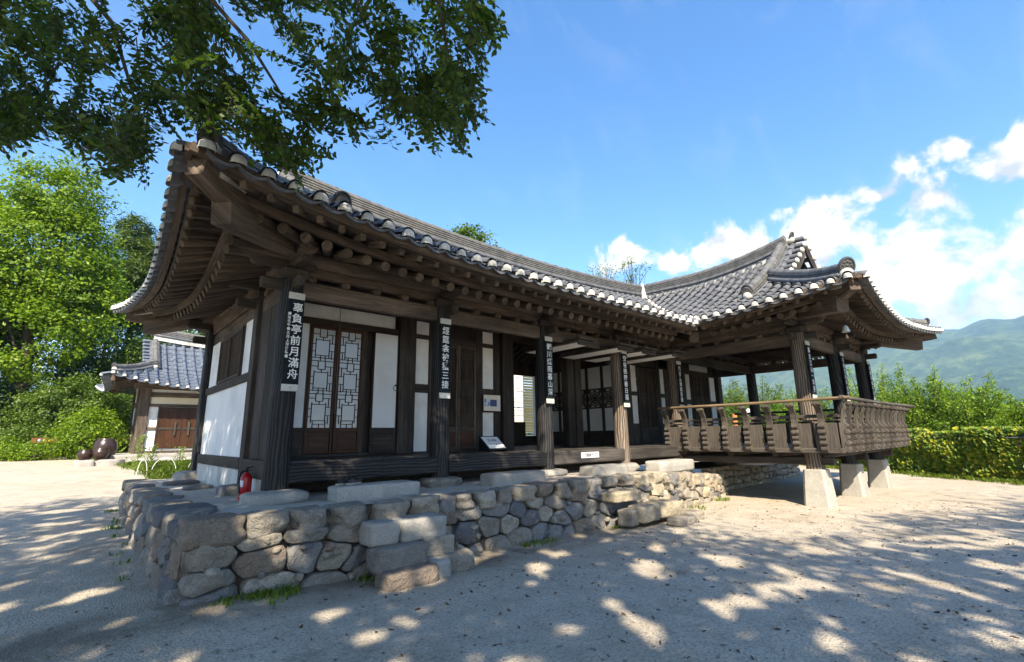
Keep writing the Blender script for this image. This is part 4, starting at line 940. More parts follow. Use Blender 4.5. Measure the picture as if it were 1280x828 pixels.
hiprafter(S1, 1, 2.05); hiprafter(S2, -1, 2.05); hiprafter(S4, 1, 2); hiprafter(S5, -1, 2)
ic = MB().bar((10.62, 5.5, 3.72), (12.4, 7.2, 4.45), .22, .26, ch=.02); obj('valley_rafter', ic, W_BEAM, house)

# ------------------------------------------------------------------ raised pavilion
BX0, BX1, BY0, BY1 = 11.45, 17.15, 3.06, 6.92
FZ = 1.10
pf_ = MB(); k = 0; x = BX0+.05
while x < BX1: pf_.bb(x, min(BX1, x+.245), BY0+.03, YW-.1, FZ+.01, FZ+.075+.003*(k % 3), .005); x += .25; k += 1
obj('pavilion_floor', pf_, W_FLOOR, house)
for y in (3.4, 4.4, 5.4, 6.6): obj('floor_joist', MB().bb(BX0+.15, BX1-.15, y-.07, y+.07, FZ-.12, FZ+.008, .02), W_DARK, house)
for x in (PX[4], PX[5], PX[6]): obj('floor_beam', MB().bb(x-.1, x+.1, BY0+.25, 7.9, FZ-.28, FZ-.1215, .02), W_DARK, house)
for i, x in enumerate(PX[4:]):
    n = 4; pts = [(0.235, .0), (.18, .70)]
    s0, s1 = .255, .205; mb = MB(); c = (x, YQ); ch = .05; vs = []
    for s_, z in ((s0, -.15), (s0, 0), (s1, .72), (s1-.02, .735)):
        for sx, sy in ((1, -1), (1, 1), (-1, 1), (-1, -1)):
            vs += [(c[0]+sx*(s_-(ch if sx*sy < 0 else 0)), c[1]+sy*(s_-(0 if sx*sy < 0 else ch)), z), (c[0]+sx*(s_-(0 if sx*sy < 0 else ch)), c[1]+sy*(s_-(ch if sx*sy < 0 else 0)), z)]
    mb.add(vs, [(i_*8+j, i_*8+(j+1) % 8, (i_+1)*8+(j+1) % 8, (i_+1)*8+j) for i_ in range(3) for j in range(8)]+[tuple(range(24, 32))])
    obj('stone_pile', mb, PILE, house)
for x, y in ((PX[6], YP), (PX[4], YP), (PX[5], YP)): obj('stone_pile', MB().box((x, y, .35), (.42, .42, .85), None, .04), PILE, house)
obj('ceiling_boards', MB().bb(11.9, 16.6, 3.85, 8.0, 4.30, 4.34), W_DARK, house)
for x in (PX[4]+.01, PX[5], PX[6]-.01): obj('tie_beam', MB().bb(x-.13, x+.13, YQ+.1, YW, 3.78, 4.10, .03), W_BEAM, house)
# carved railing
bal = obj('railing', MB().bb(BX0-.03, BX0+.05, BY0+.05, BY1, FZ-.03, FZ+.07, .01).bb(BX0-.03, BX1+.03, BY0-.03, BY0+.05, FZ-.03, FZ+.07, .01).bb(BX1-.05, BX1+.03, BY0+.05, YW-.3, FZ-.03, FZ+.07, .01), W_GREY, house)
def panels(p0, p1, n, outv):
    p0, p1 = Vector(p0), Vector(p1); d = (p1-p0)/n; mb = MB(); t = d.normalized()
    for k in range(n): mb.bar(p0+d*k+t*.035+UP*.27, p0+d*(k+1)-t*.035+UP*.27, .03, .50, ch=.004)
    obj('railing_panels', mb, W_GREY, bal)
    obj('middle_rail', MB().bar(p0+UP*.665, p1+UP*.665, .06, .07, ch=.008).bar(p0+UP*.575, p1+UP*.575, .04, .03, ch=.004), W_GREY, bal)
def baluster_mesh():
    inner = [(0.0, 0.0), (0.0, .60), (.015, .70), (.05, .82), (.10, .93), (.11, .99)]
    outer = []
    for z0, r in ((.0, .055), (.115, .075), (.225, .06), (.33, .08), (.455, .065)):
        for a in np.linspace(-1.2, 1.2, 6): outer.append((.045+r*math.cos(a), z0+.055+.052*math.sin(a)))
    outer += [(.060, .59), (.055, .66), (.085, .77), (.135, .86), (.185, .90), (.215, .935), (.20, .985), (.15, 1.0)]
    poly = outer+[(x, z) for x, z in reversed(inner)]
    mb = MB(); mb.prism(poly, (0, 0, 0), (1, 0, 0), (0, 0, 1), (0, -1, 0), .115)
    for sg in (-1, 1): mb.tube([(.19, sg*.08, .955), (.19, sg*.02, .955)], [.035, .045], 10); mb.tube([(.075, sg*.07, .40), (.075, sg*.03, .40)], [.04, .05], 10); mb.tube([(.06, sg*.07, .17), (.06, sg*.03, .17)], [.035, .045], 10)
    return mb
bproto = obj('baluster', baluster_mesh(), W_GREY, None); bme = bproto.data; bpy.data.objects.remove(bproto)
def baluster(x, y, rot):
    o = link(bpy.data.objects.new('baluster', bme)); o.parent = bal; lo = Vector((x, y, FZ+.0))-ORG[bal.name]; o.location = lo; o.rotation_euler = (0, 0, rot)
nL = 8; nF = 13; nR = 10
for k in range(nL): baluster(BX0-.02, BY1-.06-k*(BY1-BY0-.35)/(nL-1), math.pi)
for k in range(nF): baluster(BX0+.12+k*(BX1-BX0-.3)/(nF-1), BY0-.02, -math.pi/2)
for k in range(nR): baluster(BX1+.02, BY0+.2+k*.46, 0)
panels((BX0, BY1, FZ+.05), (BX0, BY0, FZ+.05), nL, None); panels((BX0, BY0, FZ+.05), (BX1, BY0, FZ+.05), nF, None); panels((BX1, BY0, FZ+.05), (BX1, YW-.3, FZ+.05), nR, None)
RZ = FZ+1.045
obj('handrail', MB().tube([(BX0-.175, 7.02, RZ), (BX0-.175, 5, RZ-.006), (BX0-.18, BY0-.30, RZ+.005)], .033, 10, wob=.1), W_RAIL, bal)
obj('handrail', MB().tube([(BX0-.30, BY0-.175, RZ+.02), (14, BY0-.175, RZ), (BX1+.3, BY0-.175, RZ+.02)], .038, 10, wob=.1), W_GREY, bal)
obj('handrail', MB().tube([(BX1+.175, BY0-.3, RZ), (BX1+.175, YW-.3, RZ)], .038, 10), W_GREY, bal)
obj('blue_tarpaulin', MB().sweep([(12.9, 5.6, .74), (13.8, 5.55, .70), (15.0, 5.7, .76), (16.2, 5.75, .74)], [(-.35, 0), (-.2, .07), (-.05, .03), (.1, .09), (.25, .04), (.35, 0), (.2, -.04), (-.2, -.04)], smooth=True), flat('pale_blue_sheet', (.42, .48, .60), .5), None, 'pale blue sheet folded on the low rubble wall beneath the pavilion', 'tarpaulin')
# ------------------------------------------------------------------ things on and around the house
# pillar plinths belong to the house
def plinth(c, size, seed, rot=0.0, m=GRAN): obj('pillar_plinth', rock(MB(), c, size, seed, rot, 5.0, .06, 8, True), m, house)
plinth((1.93, 6.62, .79), (.72, .52, .20), 31, .05); plinth((4.40, 6.70, .79), (.62, .50, .2), 32, -.1, STONE); plinth((6.84, 6.70, .785), (.66, .52, .19), 33, .1); plinth((9.30, 6.70, .785), (.62, .5, .19), 34, .0); plinth((11.75, 6.75, .72), (.6, .5, .2), 35)
plinth((1.75, 7.95, .78), (.36, .36, .22), 36, 0, STONE); plinth((1.82, 11.65, .80), (.62, .56, .26), 37, .2); plinth((1.55, 9.3, .76), (.4, .3, .12), 38, .1, STONE); plinth((1.5, 10.6, .77), (.55, .4, .1), 39, .1, STONE)
# stepping stones before the veranda
for c, sz, lab, sd in (((3.05, 6.20, .80), (1.16, .40, .25), 'rough granite step stone with dark shoes on it under the lattice doors', 41), ((5.42, 6.12, .81), (1.14, .42, .25), 'granite step stone below the slatted double door', 42),
                       ((7.78, 6.12, .81), (1.10, .42, .24), 'granite step stone below the white notice on the veranda beam', 43), ((10.2, 6.15, .80), (1.45, .46, .25), 'longest step stone, sunlit, beside the start of the carved railing', 44)):
    obj('step_stone', rock(MB(), c, sz, sd, .01, 11.0, .035, 10, True), GRAN, None, lab, 'step stone', group='step stones before the veranda', loc=(c[0], c[1], c[2]-sz[2]/2))
# shoes
def shoe(x, y, rot, lab):
    z = .928; c = Vector((x, y, z)); rm = Matrix.Rotation(rot, 3, 'Z'); T = lambda a, b, h: c+rm @ Vector((a, b, h))
    n = 20; foot = [(.125*math.cos(a)*(1.05 if math.cos(a) > 0 else 1), (.045+.006*math.cos(a))*math.sin(a)) for a in np.linspace(0, 2*math.pi, n, False)]
    mb = MB(); vs = [T(a, b, h) for h in (0, .022) for a, b in foot]; mb.add(vs, [tuple(range(n))[::-1], tuple(range(n, 2*n))]+[(i, (i+1) % n, n+(i+1) % n, n+i) for i in range(n)])
    o = obj('shoe', mb, flat('pale_sole', (.30, .28, .25), .8), None, lab, 'shoe', group='shoes on the step stone', loc=tuple(c))
    up = MB(); rows = []
    for k in range(9):
        t = k/8; a = .118-.236*t; w_ = .044*math.sqrt(max(.05, 1-((t-.45)/.56)**2)); h = .03+(.035*math.sin(min(1, t/.45)*1.4) if t < .45 else .035+.03*(t-.45))
        rows.append([T(a, w_*math.cos(q), .02+h*math.sin(q)*(1 if (t < .42 or t > .9) else .72 if abs(math.cos(q)) > .5 else .0)) for q in np.linspace(0, math.pi, 9)])
    up.add([p for r in rows for p in r], [(i*9+j, i*9+j+1, i*9+10+j, i*9+9+j) for i in range(8) for j in range(8) if not (3 <= i < 7 and 2 <= j < 6)], None, True)
    obj('upper', up, flat('dark_shoe_leather', (.035, .032, .03), .55), o)
shoe(2.62, 6.27, -2.5, 'dark shoe on the step stone, nearer the corner pillar'); shoe(2.76, 6.22, -2.8, 'dark shoe on the step stone, farther from the corner pillar')
# fire extinguisher
ex = thing('fire_extinguisher', 'red fire extinguisher standing by the corner pillar', 'fire extinguisher', (1.62, 7.12, .77))
obj('cylinder_body', MB().lathe((1.62, 7.12, .77), [(.0, .0), (.082, .0), (.088, .015), (.088, .30), (.078, .345), (.045, .38), (.028, .39), (.028, .41), (0, .41)], 22), REDP, ex)
obj('valve', MB().tube([(1.62, 7.12, 1.17), (1.62, 7.12, 1.23)], .018, 10).bar((1.58, 7.1, 1.235), (1.71, 7.13, 1.26), .025, .012).bar((1.60, 7.1, 1.205), (1.70, 7.13, 1.20), .022, .01), IRON, ex)
obj('hose', MB().tube([(1.60, 7.1, 1.20), (1.52, 7.05, 1.18), (1.49, 7.02, 1.08), (1.50, 7.0, .95), (1.51, 6.99, .86)], .013, 8), IRON, ex)
obj('label_sticker', MB().prism([(-.04, -.05), (.04, -.05), (.04, .05), (-.04, .05)], (1.543, 7.075, 1.0), Vector((.5, -.866, 0)), UP, Vector((.866, .5, 0)), .006), PAPER, ex)
obj('stand', MB().tube([(1.64, 7.06, .785), (1.50, 6.93, .785)], [.022, .03], 8).lathe((1.62, 7.12, .765), [(0, 0), (.10, 0), (.10, .02), (.0, .02)], 20), REDP, ex)
ex.location = (1.75, 7.28, .765); ex.scale = (.8, .8, .8)
# calligraphy boards on the pillars
def juryeon(x, y, z0, z1, text, lab, w_=.205, side=None):
    t = thing('calligraphy_board', lab, 'sign board', (x, y, z0), 'hanging calligraphy boards')
    obj('panel', MB().bb(x-w_/2, x+w_/2, y-.012, y+.012, z0+.09, z1-.09, .003), BOARD, t)
    obj('white_end', MB().bb(x-w_/2, x+w_/2, y-.013, y+.012, z0, z0+.09, .003), LIME, t); obj('white_end', MB().bb(x-w_/2, x+w_/2, y-.013, y+.012, z1-.09, z1, .003), LIME, t)
    n = len(text); H = z1-z0-.18-.10; ch = MB()
    for i, c in enumerate(text):
        b = text_mb(c, min(.145, H/n*.92), (x+(.02 if side else 0), y-.0135, z1-.14-H*(i+.5)/n), (1, 0, 0), (0, 0, 1), offset=.0016); ch.add(b.v, b.f)
    for i, c in enumerate(side or ''):
        b = text_mb(c, .045, (x-w_/2+.025, y-.0135, z1-.30-.052*i), (1, 0, 0), (0, 0, 1), offset=.001); ch.add(b.v, b.f)
    obj('lettering', ch, INK_W, t)
    obj('nail', MB().tube([(x, y-.022, z0+.045), (x, y-.0, z0+.045)], .006, 8).tube([(x, y-.022, z1-.045), (x, y-.0, z1-.045)], .006, 8), IRON, t)
YB_ = 6.585
for x, z0, z1, tx, lab, sd_ in ((1.985, 2.11, 3.43, '辜負亭前月滿舟', 'black calligraphy board with a second, tiny column of writing, on the corner pillar', '歲在壬午春三月上浣後學書'),
                           (4.37, 2.11, 3.43, '經筵衾被獲三接', 'black calligraphy board between the lattice doors and the slatted door', None),
                           (6.81, 2.11, 3.43, '輞川煙雨暮山深', 'black calligraphy board on the pillar beside the open hall window', None),
                           (9.31, 2.11, 3.43, '空谷桃陽春日遲', 'black calligraphy board on the pillar with the sunlit foot, under the lifted doors', None),
                           (11.73, 2.15, 3.38, '風月雙清是吾廬', 'black calligraphy board on the brown pillar behind the carved railing', None)):
    juryeon(x, YB_+(.0 if x < 9 else .0), z0, z1, tx, lab, side=sd_)
for x, tx, lab in ((PX[4]-.02, '萬古江山一草亭', 'black calligraphy board on the bleached corner pillar of the pavilion'), (PX[5]-.02, '千年風月半松聲', 'black calligraphy board on the middle front pillar of the pavilion'), (PX[6]-.02, '白雲深處有仙家', 'black calligraphy board on the farthest front pillar of the pavilion')):
    juryeon(x, YQ-.185, 2.18, 3.44, tx, lab, .22)
# notices
nt = thing('notice_plate', 'small white notice plate fixed to the veranda beam', 'notice', (7.97, 6.62, 1.05))
obj('plate', MB().bb(7.69, 8.25, 6.612, 6.624, 1.045, 1.158, .002), flat('white_enamel', (.78, .79, .82), .4), nt)
b = text_mb('신발을 벗고', .075, (7.97, 6.611, 1.10), (1, 0, 0), (0, 0, 1), offset=.002); obj('lettering', b, INK_B, nt)
po = thing('information_panel', 'cream and blue information panel on the narrow wall strip right of the slatted door', 'information panel', (6.475, 7.98, 2.02))
obj('frame', MB().bb(6.235, 6.715, 7.965, 7.985, 2.01, 2.37, .003), W_RED, po)
obj('sheet', MB().bb(6.25, 6.70, 7.960, 7.9645, 2.025, 2.355, .001), flat('cream_print', (.72, .66, .55), .5), po)
obj('blue_picture', MB().bb(6.42, 6.60, 7.957, 7.9595, 2.12, 2.26, .0005), flat('deep_blue_print', (.045, .075, .20), .4), po); obj('landscape_picture', MB().bb(6.26, 6.41, 7.957, 7.9595, 2.12, 2.27, .0005), mat('sky_print', lambda t: bsdf(t, t.ramp(t.noise(ocoord(t), 14, 4), [(.4, (.03, .05, .14)), (.5, (.28, .40, .60)), (.6, (.60, .68, .76))]), .4)), po)
obj('tower_picture', MB().prism([(-.04, -.13), (.04, -.13), (.032, .03), (.014, .05), (.014, .08), (-.014, .08), (-.014, .05), (-.032, .03)], (6.645, 7.9575, 2.165), (1, 0, 0), (0, 0, 1), (0, -1, 0), .002), PAPER, po)
st = thing('slanted_sign_stand', 'low black slanted sign stand with a white sheet on the veranda floor', 'sign stand', (6.05, 7.4, 1.22))
fr_ = [(5.80, 7.22, 1.25), (6.25, 7.22, 1.25), (6.25, 7.55, 1.50), (5.80, 7.55, 1.50)]
nrm = (Vector(fr_[1])-Vector(fr_[0])).cross(Vector(fr_[3])-Vector(fr_[0])).normalized(); ay = (Vector(fr_[3])-Vector(fr_[0])).normalized(); cc = (Vector(fr_[0])+Vector(fr_[2]))/2
rm = Matrix((Vector((1, 0, 0)), ay, nrm)).transposed(); Ly = (Vector(fr_[3])-Vector(fr_[0])).length
obj('frame', MB().box(cc, (.47, Ly, .03), rm, .006), BOARD, st); obj('sheet', MB().box(cc+nrm*.017, (.40, Ly-.07, .004), rm, .001), PAPER, st)
obj('leg', MB().prism([(7.22, 1.222), (7.56, 1.222), (7.55, 1.48), (7.22, 1.24)], (5.815, 0, 0), (0, 1, 0), (0, 0, 1), (1, 0, 0), .02), BOARD, st); obj('leg', MB().prism([(7.22, 1.222), (7.56, 1.222), (7.55, 1.48), (7.22, 1.24)], (6.235, 0, 0), (0, 1, 0), (0, 0, 1), (1, 0, 0), .02), BOARD, st)
b = text_mb('안내문', .085, cc+nrm*.0195+ay*.06, (1, 0, 0), ay, offset=.002); b2 = text_mb('건물 안으로 들어가지\n마시기 바랍니다', .035, cc+nrm*.0195-ay*.06, (1, 0, 0), ay); b.add(b2.v, b2.f); obj('lettering', b, INK_B, st)
# wind bell under the pavilion corner
bc = Vector((11.45, 2.68, 3.60))
wb = thing('wind_bell', 'small pale wind bell hanging under the pavilion corner', 'wind bell', tuple(bc))
obj('bell', MB().lathe(bc-UP*.13, [(.075, 0), (.072, .012), (.055, .06), (.042, .11), (.02, .135), (0, .14)], 14), flat('pale_bronze', (.55, .58, .56), .5, metal=.3), wb)
obj('hook', MB().tube([bc+UP*.005, bc+UP*.20], .006, 6), IRON, wb); obj('clapper', MB().tube([bc-UP*.10, bc-UP*.20], .004, 5).prism([(-.02, -.07), (.03, -.06), (.015, .0), (-.015, .0)], bc-UP*.19, (.7, -.7, 0), UP, (.7, .7, 0), .006), flat('copper_tag', (.42, .25, .15), .5), wb)
# orange post and white lamp seen through the pavilion
op = thing('orange_post', 'orange post with a white hooked top seen through the pavilion', 'post', (20.3, 9.1, gz(20.3, 9.1)))
obj('post', MB().tube([(20.3, 9.1, -.1), (20.3, 9.1, 2.27)], .10, 12), flat('orange_paint', (.55, .20, .07), .5), op)
obj('hooked_top', MB().tube([(20.35, 8.70, 2.0), (20.36, 8.68, 2.22), (20.4, 8.55, 2.34), (20.45, 8.35, 2.28), (20.46, 8.25, 2.12)], [.10, .12, .13, .12, .09], 10), PAPER, op)
# fence behind the hall window
fe = thing('slat_fence', 'pale horizontal slat fence seen through the open hall window', 'fence', (14.5, 15.2, gz(14.5, 15.2)))
a = MB(); rngf = random.Random(3)
for k in range(40): z = .2+k*.115; a.bar((11.5, 15.2, z), (14.1, 15.2+rngf.uniform(-.02, .02), z+rngf.uniform(-.012, .012)), .03, rngf.uniform(.085, .105), ch=.006)
obj('pale_slats', a, PLAS, fe); a = MB()
for k in range(38): z = .2+k*.115; a.bar((13.9, 15.0, z), (18.5, 15.0+rngf.uniform(-.03, .03), z+rngf.uniform(-.015, .015)), .03, rngf.uniform(.07, .105), ch=.006)
obj('olive_slats', a, wood('olive_slat_wood', (.06, .055, .03), (.20, .175, .095), .8), fe); a = MB()
for x in (11.6, 13.1, 13.88, 16.2, 17.8): a.bb(x-.05, x+.05, 15.26, 15.36, -.1, 4.7)
obj('fence_posts', a, W_DARK, fe)

# ------------------------------------------------------------------ outbuilding at the back left
OX, OY = 2.0, 26.4; OG = 0.96
ob = thing('outbuilding', 'small tile-roofed outbuilding with a plank double door', 'outbuilding', (4.2, 28, OG))
obj('stone_base', rock(MB(), (4.0, 28, .78), (5.9, 4.6, .46), 71, 0, 14, .012, 14, True), GRAN, ob)
obj('wall', MB().bb(1.95, 7.6, OY+.03, 30.4, OG, 4.1), PLAS, ob)
obj('over_door_panel', MB().bb(2.25, 4.45, OY, OY+.03, 3.12, 3.42), YPLAS, ob)
for x0, x1 in ((1.86, 2.22), (4.62, 4.95), (7.3, 7.66)): obj('post', MB().bb(x0, x1, OY-.08, OY+.25, OG-.02, 3.9, .01), W_BROWN, ob)
for z0, z1 in ((OG, 1.12), (3.0, 3.12), (3.42, 3.62)): obj('rail', MB().bb(2.22, 7.3, OY-.04, OY+.03, z0, z1), W_BROWN, ob)
obj('rail', MB().bb(2.22, 2.56, OY-.03, OY+.03, 2.0, 2.12), W_BROWN, ob)
for k, (x0, x1) in enumerate(((2.62, 3.48), (3.5, 4.36))):
    d = obj('plank_door', MB().bb(x0, x1, OY-.035, OY+.03, 1.2, 2.98, .008), W_RED, ob)
    pk = MB()
    for q in range(3): pk.bb(x0+.01+q*(x1-x0)/3, x0+(q+1)*(x1-x0)/3-.01, OY-.05, OY-.0355, 1.23, 2.95, .006)
    obj('planks', pk, W_RED, d); obj('crossbar', MB().bb(x0+.02, x1-.02, OY-.075, OY-.0505, 2.0, 2.10).bb(x0+.02, x1-.02, OY-.075, OY-.0505, 2.82, 2.90), W_DARK, d); obj('latch', MB().bb((x0+x1)/2+(.15 if k == 0 else -.22), (x0+x1)/2+(.23 if k == 0 else -.14), OY-.11, OY-.0755, 1.75, 2.35), W_GREY, d)
for x in (2.56, 4.36): obj('door_jamb', MB().bb(x, x+.06, OY-.06, OY+.03, 1.12, 3.0), W_DARK, ob)
for y0, y1 in ((26.8, 26.95), (28.1, 28.3), (30.2, 30.5)): obj('side_post', MB().bb(1.87, 1.97, y0, y1, OG, 3.9), W_BROWN, ob)
for z0, z1 in ((OG, 1.1), (2.1, 2.24), (3.1, 3.3)): obj('side_rail', MB().bb(1.885, 1.96, 26.95, 30.2, z0, z1), W_BROWN, ob)
O1 = Slope((.75, 25.35), (1, 0, 0), (0, 1, 0), 9.0, 3.72, .55, .075, (.4, .85), None); O2 = Slope((.75, 25.35), (0, 1, 0), (1, 0, 0), 6.2, 3.72, .55, .075, (.4, .75), (.4, .8)); O3 = Slope((.75, 31.55), (1, 0, 0), (0, -1, 0), 9.0, 3.72, .55, .075, (.4, .75), None)
PITCH = .37; TL = .34
oroof = obj('roof', MB().bb(3, 9, 28.3, 28.6, 5.3, 5.6), W_DARK, ob)
tile_slope(O1, lambda u: (O1.off(u), 3.1 if u > 1.35 else max(O1.off(u), u)), .03, 8.6, TILEB, True, True, 'tile_slope', oroof); tile_slope(O2, lambda u: (O2.off(u), max(O2.off(u), min(u, 6.2-u, 1.5))), .05, 6.15, TILEB, True, True, 'tile_slope', oroof); tile_slope(O3, lambda u: (O3.off(u), 3.1 if u > 1.35 else max(O3.off(u), u)), .03, 8.6, TILEB, False, True, 'tile_slope', oroof)
roof_keep, roof = roof, oroof
ridge(cv(lambda t: O1.pos(1.45+t*7, 3.1, .3*(1-t)**2-.05), 10), 4, .075, .17, end0=True); ridge(cv(lambda t: O1.pos(1.5, 3.0-t*1.7, -.03), 6), 2, .07, .15, end1=True, name='descending_ridge'); hip(O1, 1.5, .1); hip(O2, 1.5, .1, -1)
cp_ = MB(); 
for k in range(7): p = O1.pos(1.45, 1.7+k*.22, .08); cp_.lathe(p-Vector((.38, 0, 0)), [(.09, -.03), (.09, .02), (.04, .05), (.002, .055)], 8, (-1, 0, 0)); cp_.tube([p, p-Vector((.38, 0, 0))], .08, 8)
obj('verge_tiles', cp_, TILEB, oroof); roof = roof_keep
es = MB(); es.add([O1.pos(.15+1.2*j/4+8.2*i/20, .15+1.2*j/4, -.13) for i in range(21) for j in range(5)], [(i*5+j, i*5+j+1, i*5+6+j, i*5+5+j) for i in range(20) for j in range(4)])
es.add([O2.pos(.15+1.2*j/4+(5.9-2.4*j/4)*i/20, .15+1.2*j/4, -.13) for i in range(21) for j in range(5)], [(i*5+j, i*5+j+1, i*5+6+j, i*5+5+j) for i in range(20) for j in range(4)]); obj('soffit_boards', es, W_BROWN, oroof)
rr = MB()
for k in range(22): u = .6+k*.36; p = O1.pos(u, .35+O1.off(u)*.8, -.24); q = O1.pos(max(u, 1.5), 1.5, -.30); rr.tube([p, q], .07, 8)
for k in range(13): u = .6+k*.4; p = O2.pos(u, .35+O2.off(u)*.8, -.24); q = O2.pos(min(4.8, max(u, 1.4)), 1.35, -.30); rr.tube([p, q], .07, 8)
obj('rafters', rr, W_BROWN, oroof, kind='stuff'); obj('hip_rafter', MB().bar(O1.pos(.05, .05, -.25), O1.pos(1.5, 1.5, -.45), .18, .26), W_BROWN, oroof); obj('eave_beam', MB().bb(1.6, 7.9, OY-.1, OY+.1, 3.75, 4.0), W_BROWN, ob)
# jars by the outbuilding
jm = mat('dark_glazed_clay', lambda t: bsdf(t, t.mix(t.noise(ocoord(t), 4, 4), (.018, .010, .008), (.05, .025, .018)), .3, spec=.5))
for c, r, h, lab in (((.95, 26.2), .40, .85, 'largest dark clay jar beside the outbuilding corner'), ((.82, 25.55), .27, .48, 'round-bellied clay jar in front of the largest jar'), ((.35, 25.7), .25, .42, 'smallest clay jar, standing apart from the largest, by the bush')):
    z = .80; o = obj('clay_jar', MB().lathe((c[0], c[1], z), [(0, 0), (r*.55, 0), (r*.85, h*.25), (r, h*.55), (r*.9, h*.85), (r*.72, h*.94), (r*.78, h), (r*.66, h), (r*.60, h*.9), (0, h*.8)], 22), jm, None, lab, 'jar', group='dark clay jars', loc=(c[0], c[1], z))
kb = thing('stone_kerb', 'low rough kerb of pale stones before the outbuilding', 'kerb', (2, 25.2, .6)); rk = random.Random(8); x = .05
while x < 6: L = rk.uniform(.5, 1.1); obj('kerb_stone', rock(MB(), (x+L/2, 25.0+rk.uniform(-.06, .06), .70), (L-.04, .5, .30), int(x*31), rk.uniform(-.05, .05), 7, .06, 7, True), GRAN, kb); x += L
# ------------------------------------------------------------------ vegetation
NR = np.random.default_rng(21)
def crown_pts(ells, n_clump, per, spread, rng, shell=0.55):
    """clumps of leaves gathered towards the outside of several ellipsoids"""
    vol = np.array([e[3]*e[4]*e[5] for e in ells]); pick = rng.choice(len(ells), n_clump, p=vol/vol.sum()); E = np.array(ells)[pick]
    d = rng.normal(size=(n_clump, 3)); d /= np.linalg.norm(d, axis=1)[:, None]; r = (shell+(1-shell)*rng.uniform(0, 1, n_clump)**.6)*rng.uniform(.88, 1.08, n_clump)
    c = E[:, :3]+d*E[:, 3:6]*r[:, None]; sz = spread*rng.uniform(.6, 1.5, n_clump)
    p = np.repeat(c, per, 0)+rng.normal(size=(n_clump*per, 3))*np.repeat(sz, per)[:, None]*np.array([1, 1, .62])
    nn = np.repeat(d, per, 0)*.5; return p, nn, c
def tree(name, label, cat, base, trunk_h, r0, ells, leaf, size, n_clump, per, spread, group=None, up=.35, shell=.5, lean=(0, 0), bark=None, seed=0, ratio=.55, hexa=False, boughs=True):
    rng = np.random.default_rng(100+seed); t = thing(name, label, cat, base, group); b = Vector(base); top = b+Vector((lean[0], lean[1], trunk_h))
    n = 7; pts = [b.lerp(top, i/n)+Vector((.25*noise.noise(Vector((seed, i*.5, 1))), .25*noise.noise(Vector((seed, i*.5, 9))), 0))*min(1, i)-(UP*.15 if i == 0 else UP*0) for i in range(n+1)]
    obj('trunk', MB().tube(pts, [r0*(1.25 if i == 0 else 1-.6*i/n) for i in range(n+1)], 10, True, True, .15, seed), bark or W_BARK, t)
    p, nn, cl = crown_pts(ells, n_clump, per, spread, rng, shell)
    if boughs:
        bm = MB(); idx = rng.choice(len(cl), min(len(cl), 26), False)
        for k in idx:
            s_ = pts[int(rng.integers(n//2, n+1))]; e = Vector(cl[k]); m_ = s_.lerp(e, .5)+UP*(.12*(e-s_).length*rng.uniform(-.2, 1)); bm.tube([s_, s_.lerp(m_, .6), m_, e], [r0*.30, r0*.22, r0*.15, r0*.05], 6, False)
        obj('boughs', bm, bark or W_BARK, t)
    obj('crown', leaves_mesh('crown', p, size, rng, base, ratio, up, nn, hexa=hexa), leaf, t); return t
def gbase(x, y): return (x, y, gz(x, y))
# big bright tree at the left, and the wood behind it
tree('broadleaf_tree', 'tall bright green broadleaf tree left of the house', 'tree', gbase(-2.6, 36.5), 9, .38, [(-2.8, 36.9, 11.5, 3.6, 3.6, 4.0), (-2.4, 36.0, 15.0, 2.3, 2.3, 2.6), (-4.6, 38.5, 9.5, 3.2, 3.2, 3.4), (-.9, 35.2, 9.4, 2.0, 2.0, 2.8), (-2.9, 35.6, 7.0, 3.0, 2.6, 2.4)], L_BRI, .19, 950, 85, .34, seed=1, up=.5, shell=.6)
tree('broadleaf_tree', 'second bright tree crowding the left border, behind the tall one', 'tree', gbase(-7.5, 42), 9, .4, [(-7.5, 42, 11, 4, 4, 5), (-7.0, 40, 15, 2.5, 2.5, 3)], L_BRI, .30, 260, 50, .45, seed=2, up=.5)
tree('pine_tree', 'pine tree rising behind the curved roof end at the left', 'pine tree', gbase(2.0, 44.2), 13, .3, [(1.7, 44, 13.6, 2.2, 2.2, 1.4), (1.3, 43.6, 16.4, 1.3, 1.3, 1.5), (2.2, 44.2, 11, 2.8, 2.8, 1.2), (2.6, 44, 15, 1.4, 1.4, 1.0)], L_PINE, .42, 520, 70, .30, seed=3, up=.9, ratio=.16, boughs=False)
WOOD_TREES = [(.7, 45.5, 14, L_MID, 2.8, 'leafy tree filling the gap between the pine and the outbuilding roof tip'), (-1.9, 43.8, 7, L_DRK, 2.9, 'dark shaded tree at the foot of the tall bright tree'), (1.9, 46.5, 12, L_MID, 3.1, 'mid green tree below the pine'), (4.6, 41.0, 13.0, L_MID, 3.0, 'leafy tree whose top shows over the outbuilding ridge'), (7.8, 42.5, 13, L_BRI, 3.4, 'bright tree behind the outbuilding roof, nearest the house wall'), (-5.2, 36.0, 5.2, L_DRK, 2.5, 'dark low tree at the left border of the yard'), (.2, 40.0, 5.6, L_DRK, 2.2, 'dark tree between the tall bright tree and the outbuilding'), (11.5, 46, 10, L_MID, 3.4, 'tree standing behind the main roof, hidden by the house'), (2.6, 36.8, 8.2, L_MID, 2.1, 'light green tree rising directly behind the outbuilding eave')]
for k, (x, y, h, lf_, r, lab) in enumerate(WOOD_TREES):
    tree('woodland_tree', lab, 'tree', gbase(x, y), h*.6, .2, [(x, y, h*.62, r, r, h*.36), (x+.5, y-.6, h*.36, r*1.05, r*.9, h*.26)], lf_, .17, 300, 75, .36, 'trees at the wood edge', seed=10+k, up=.5)
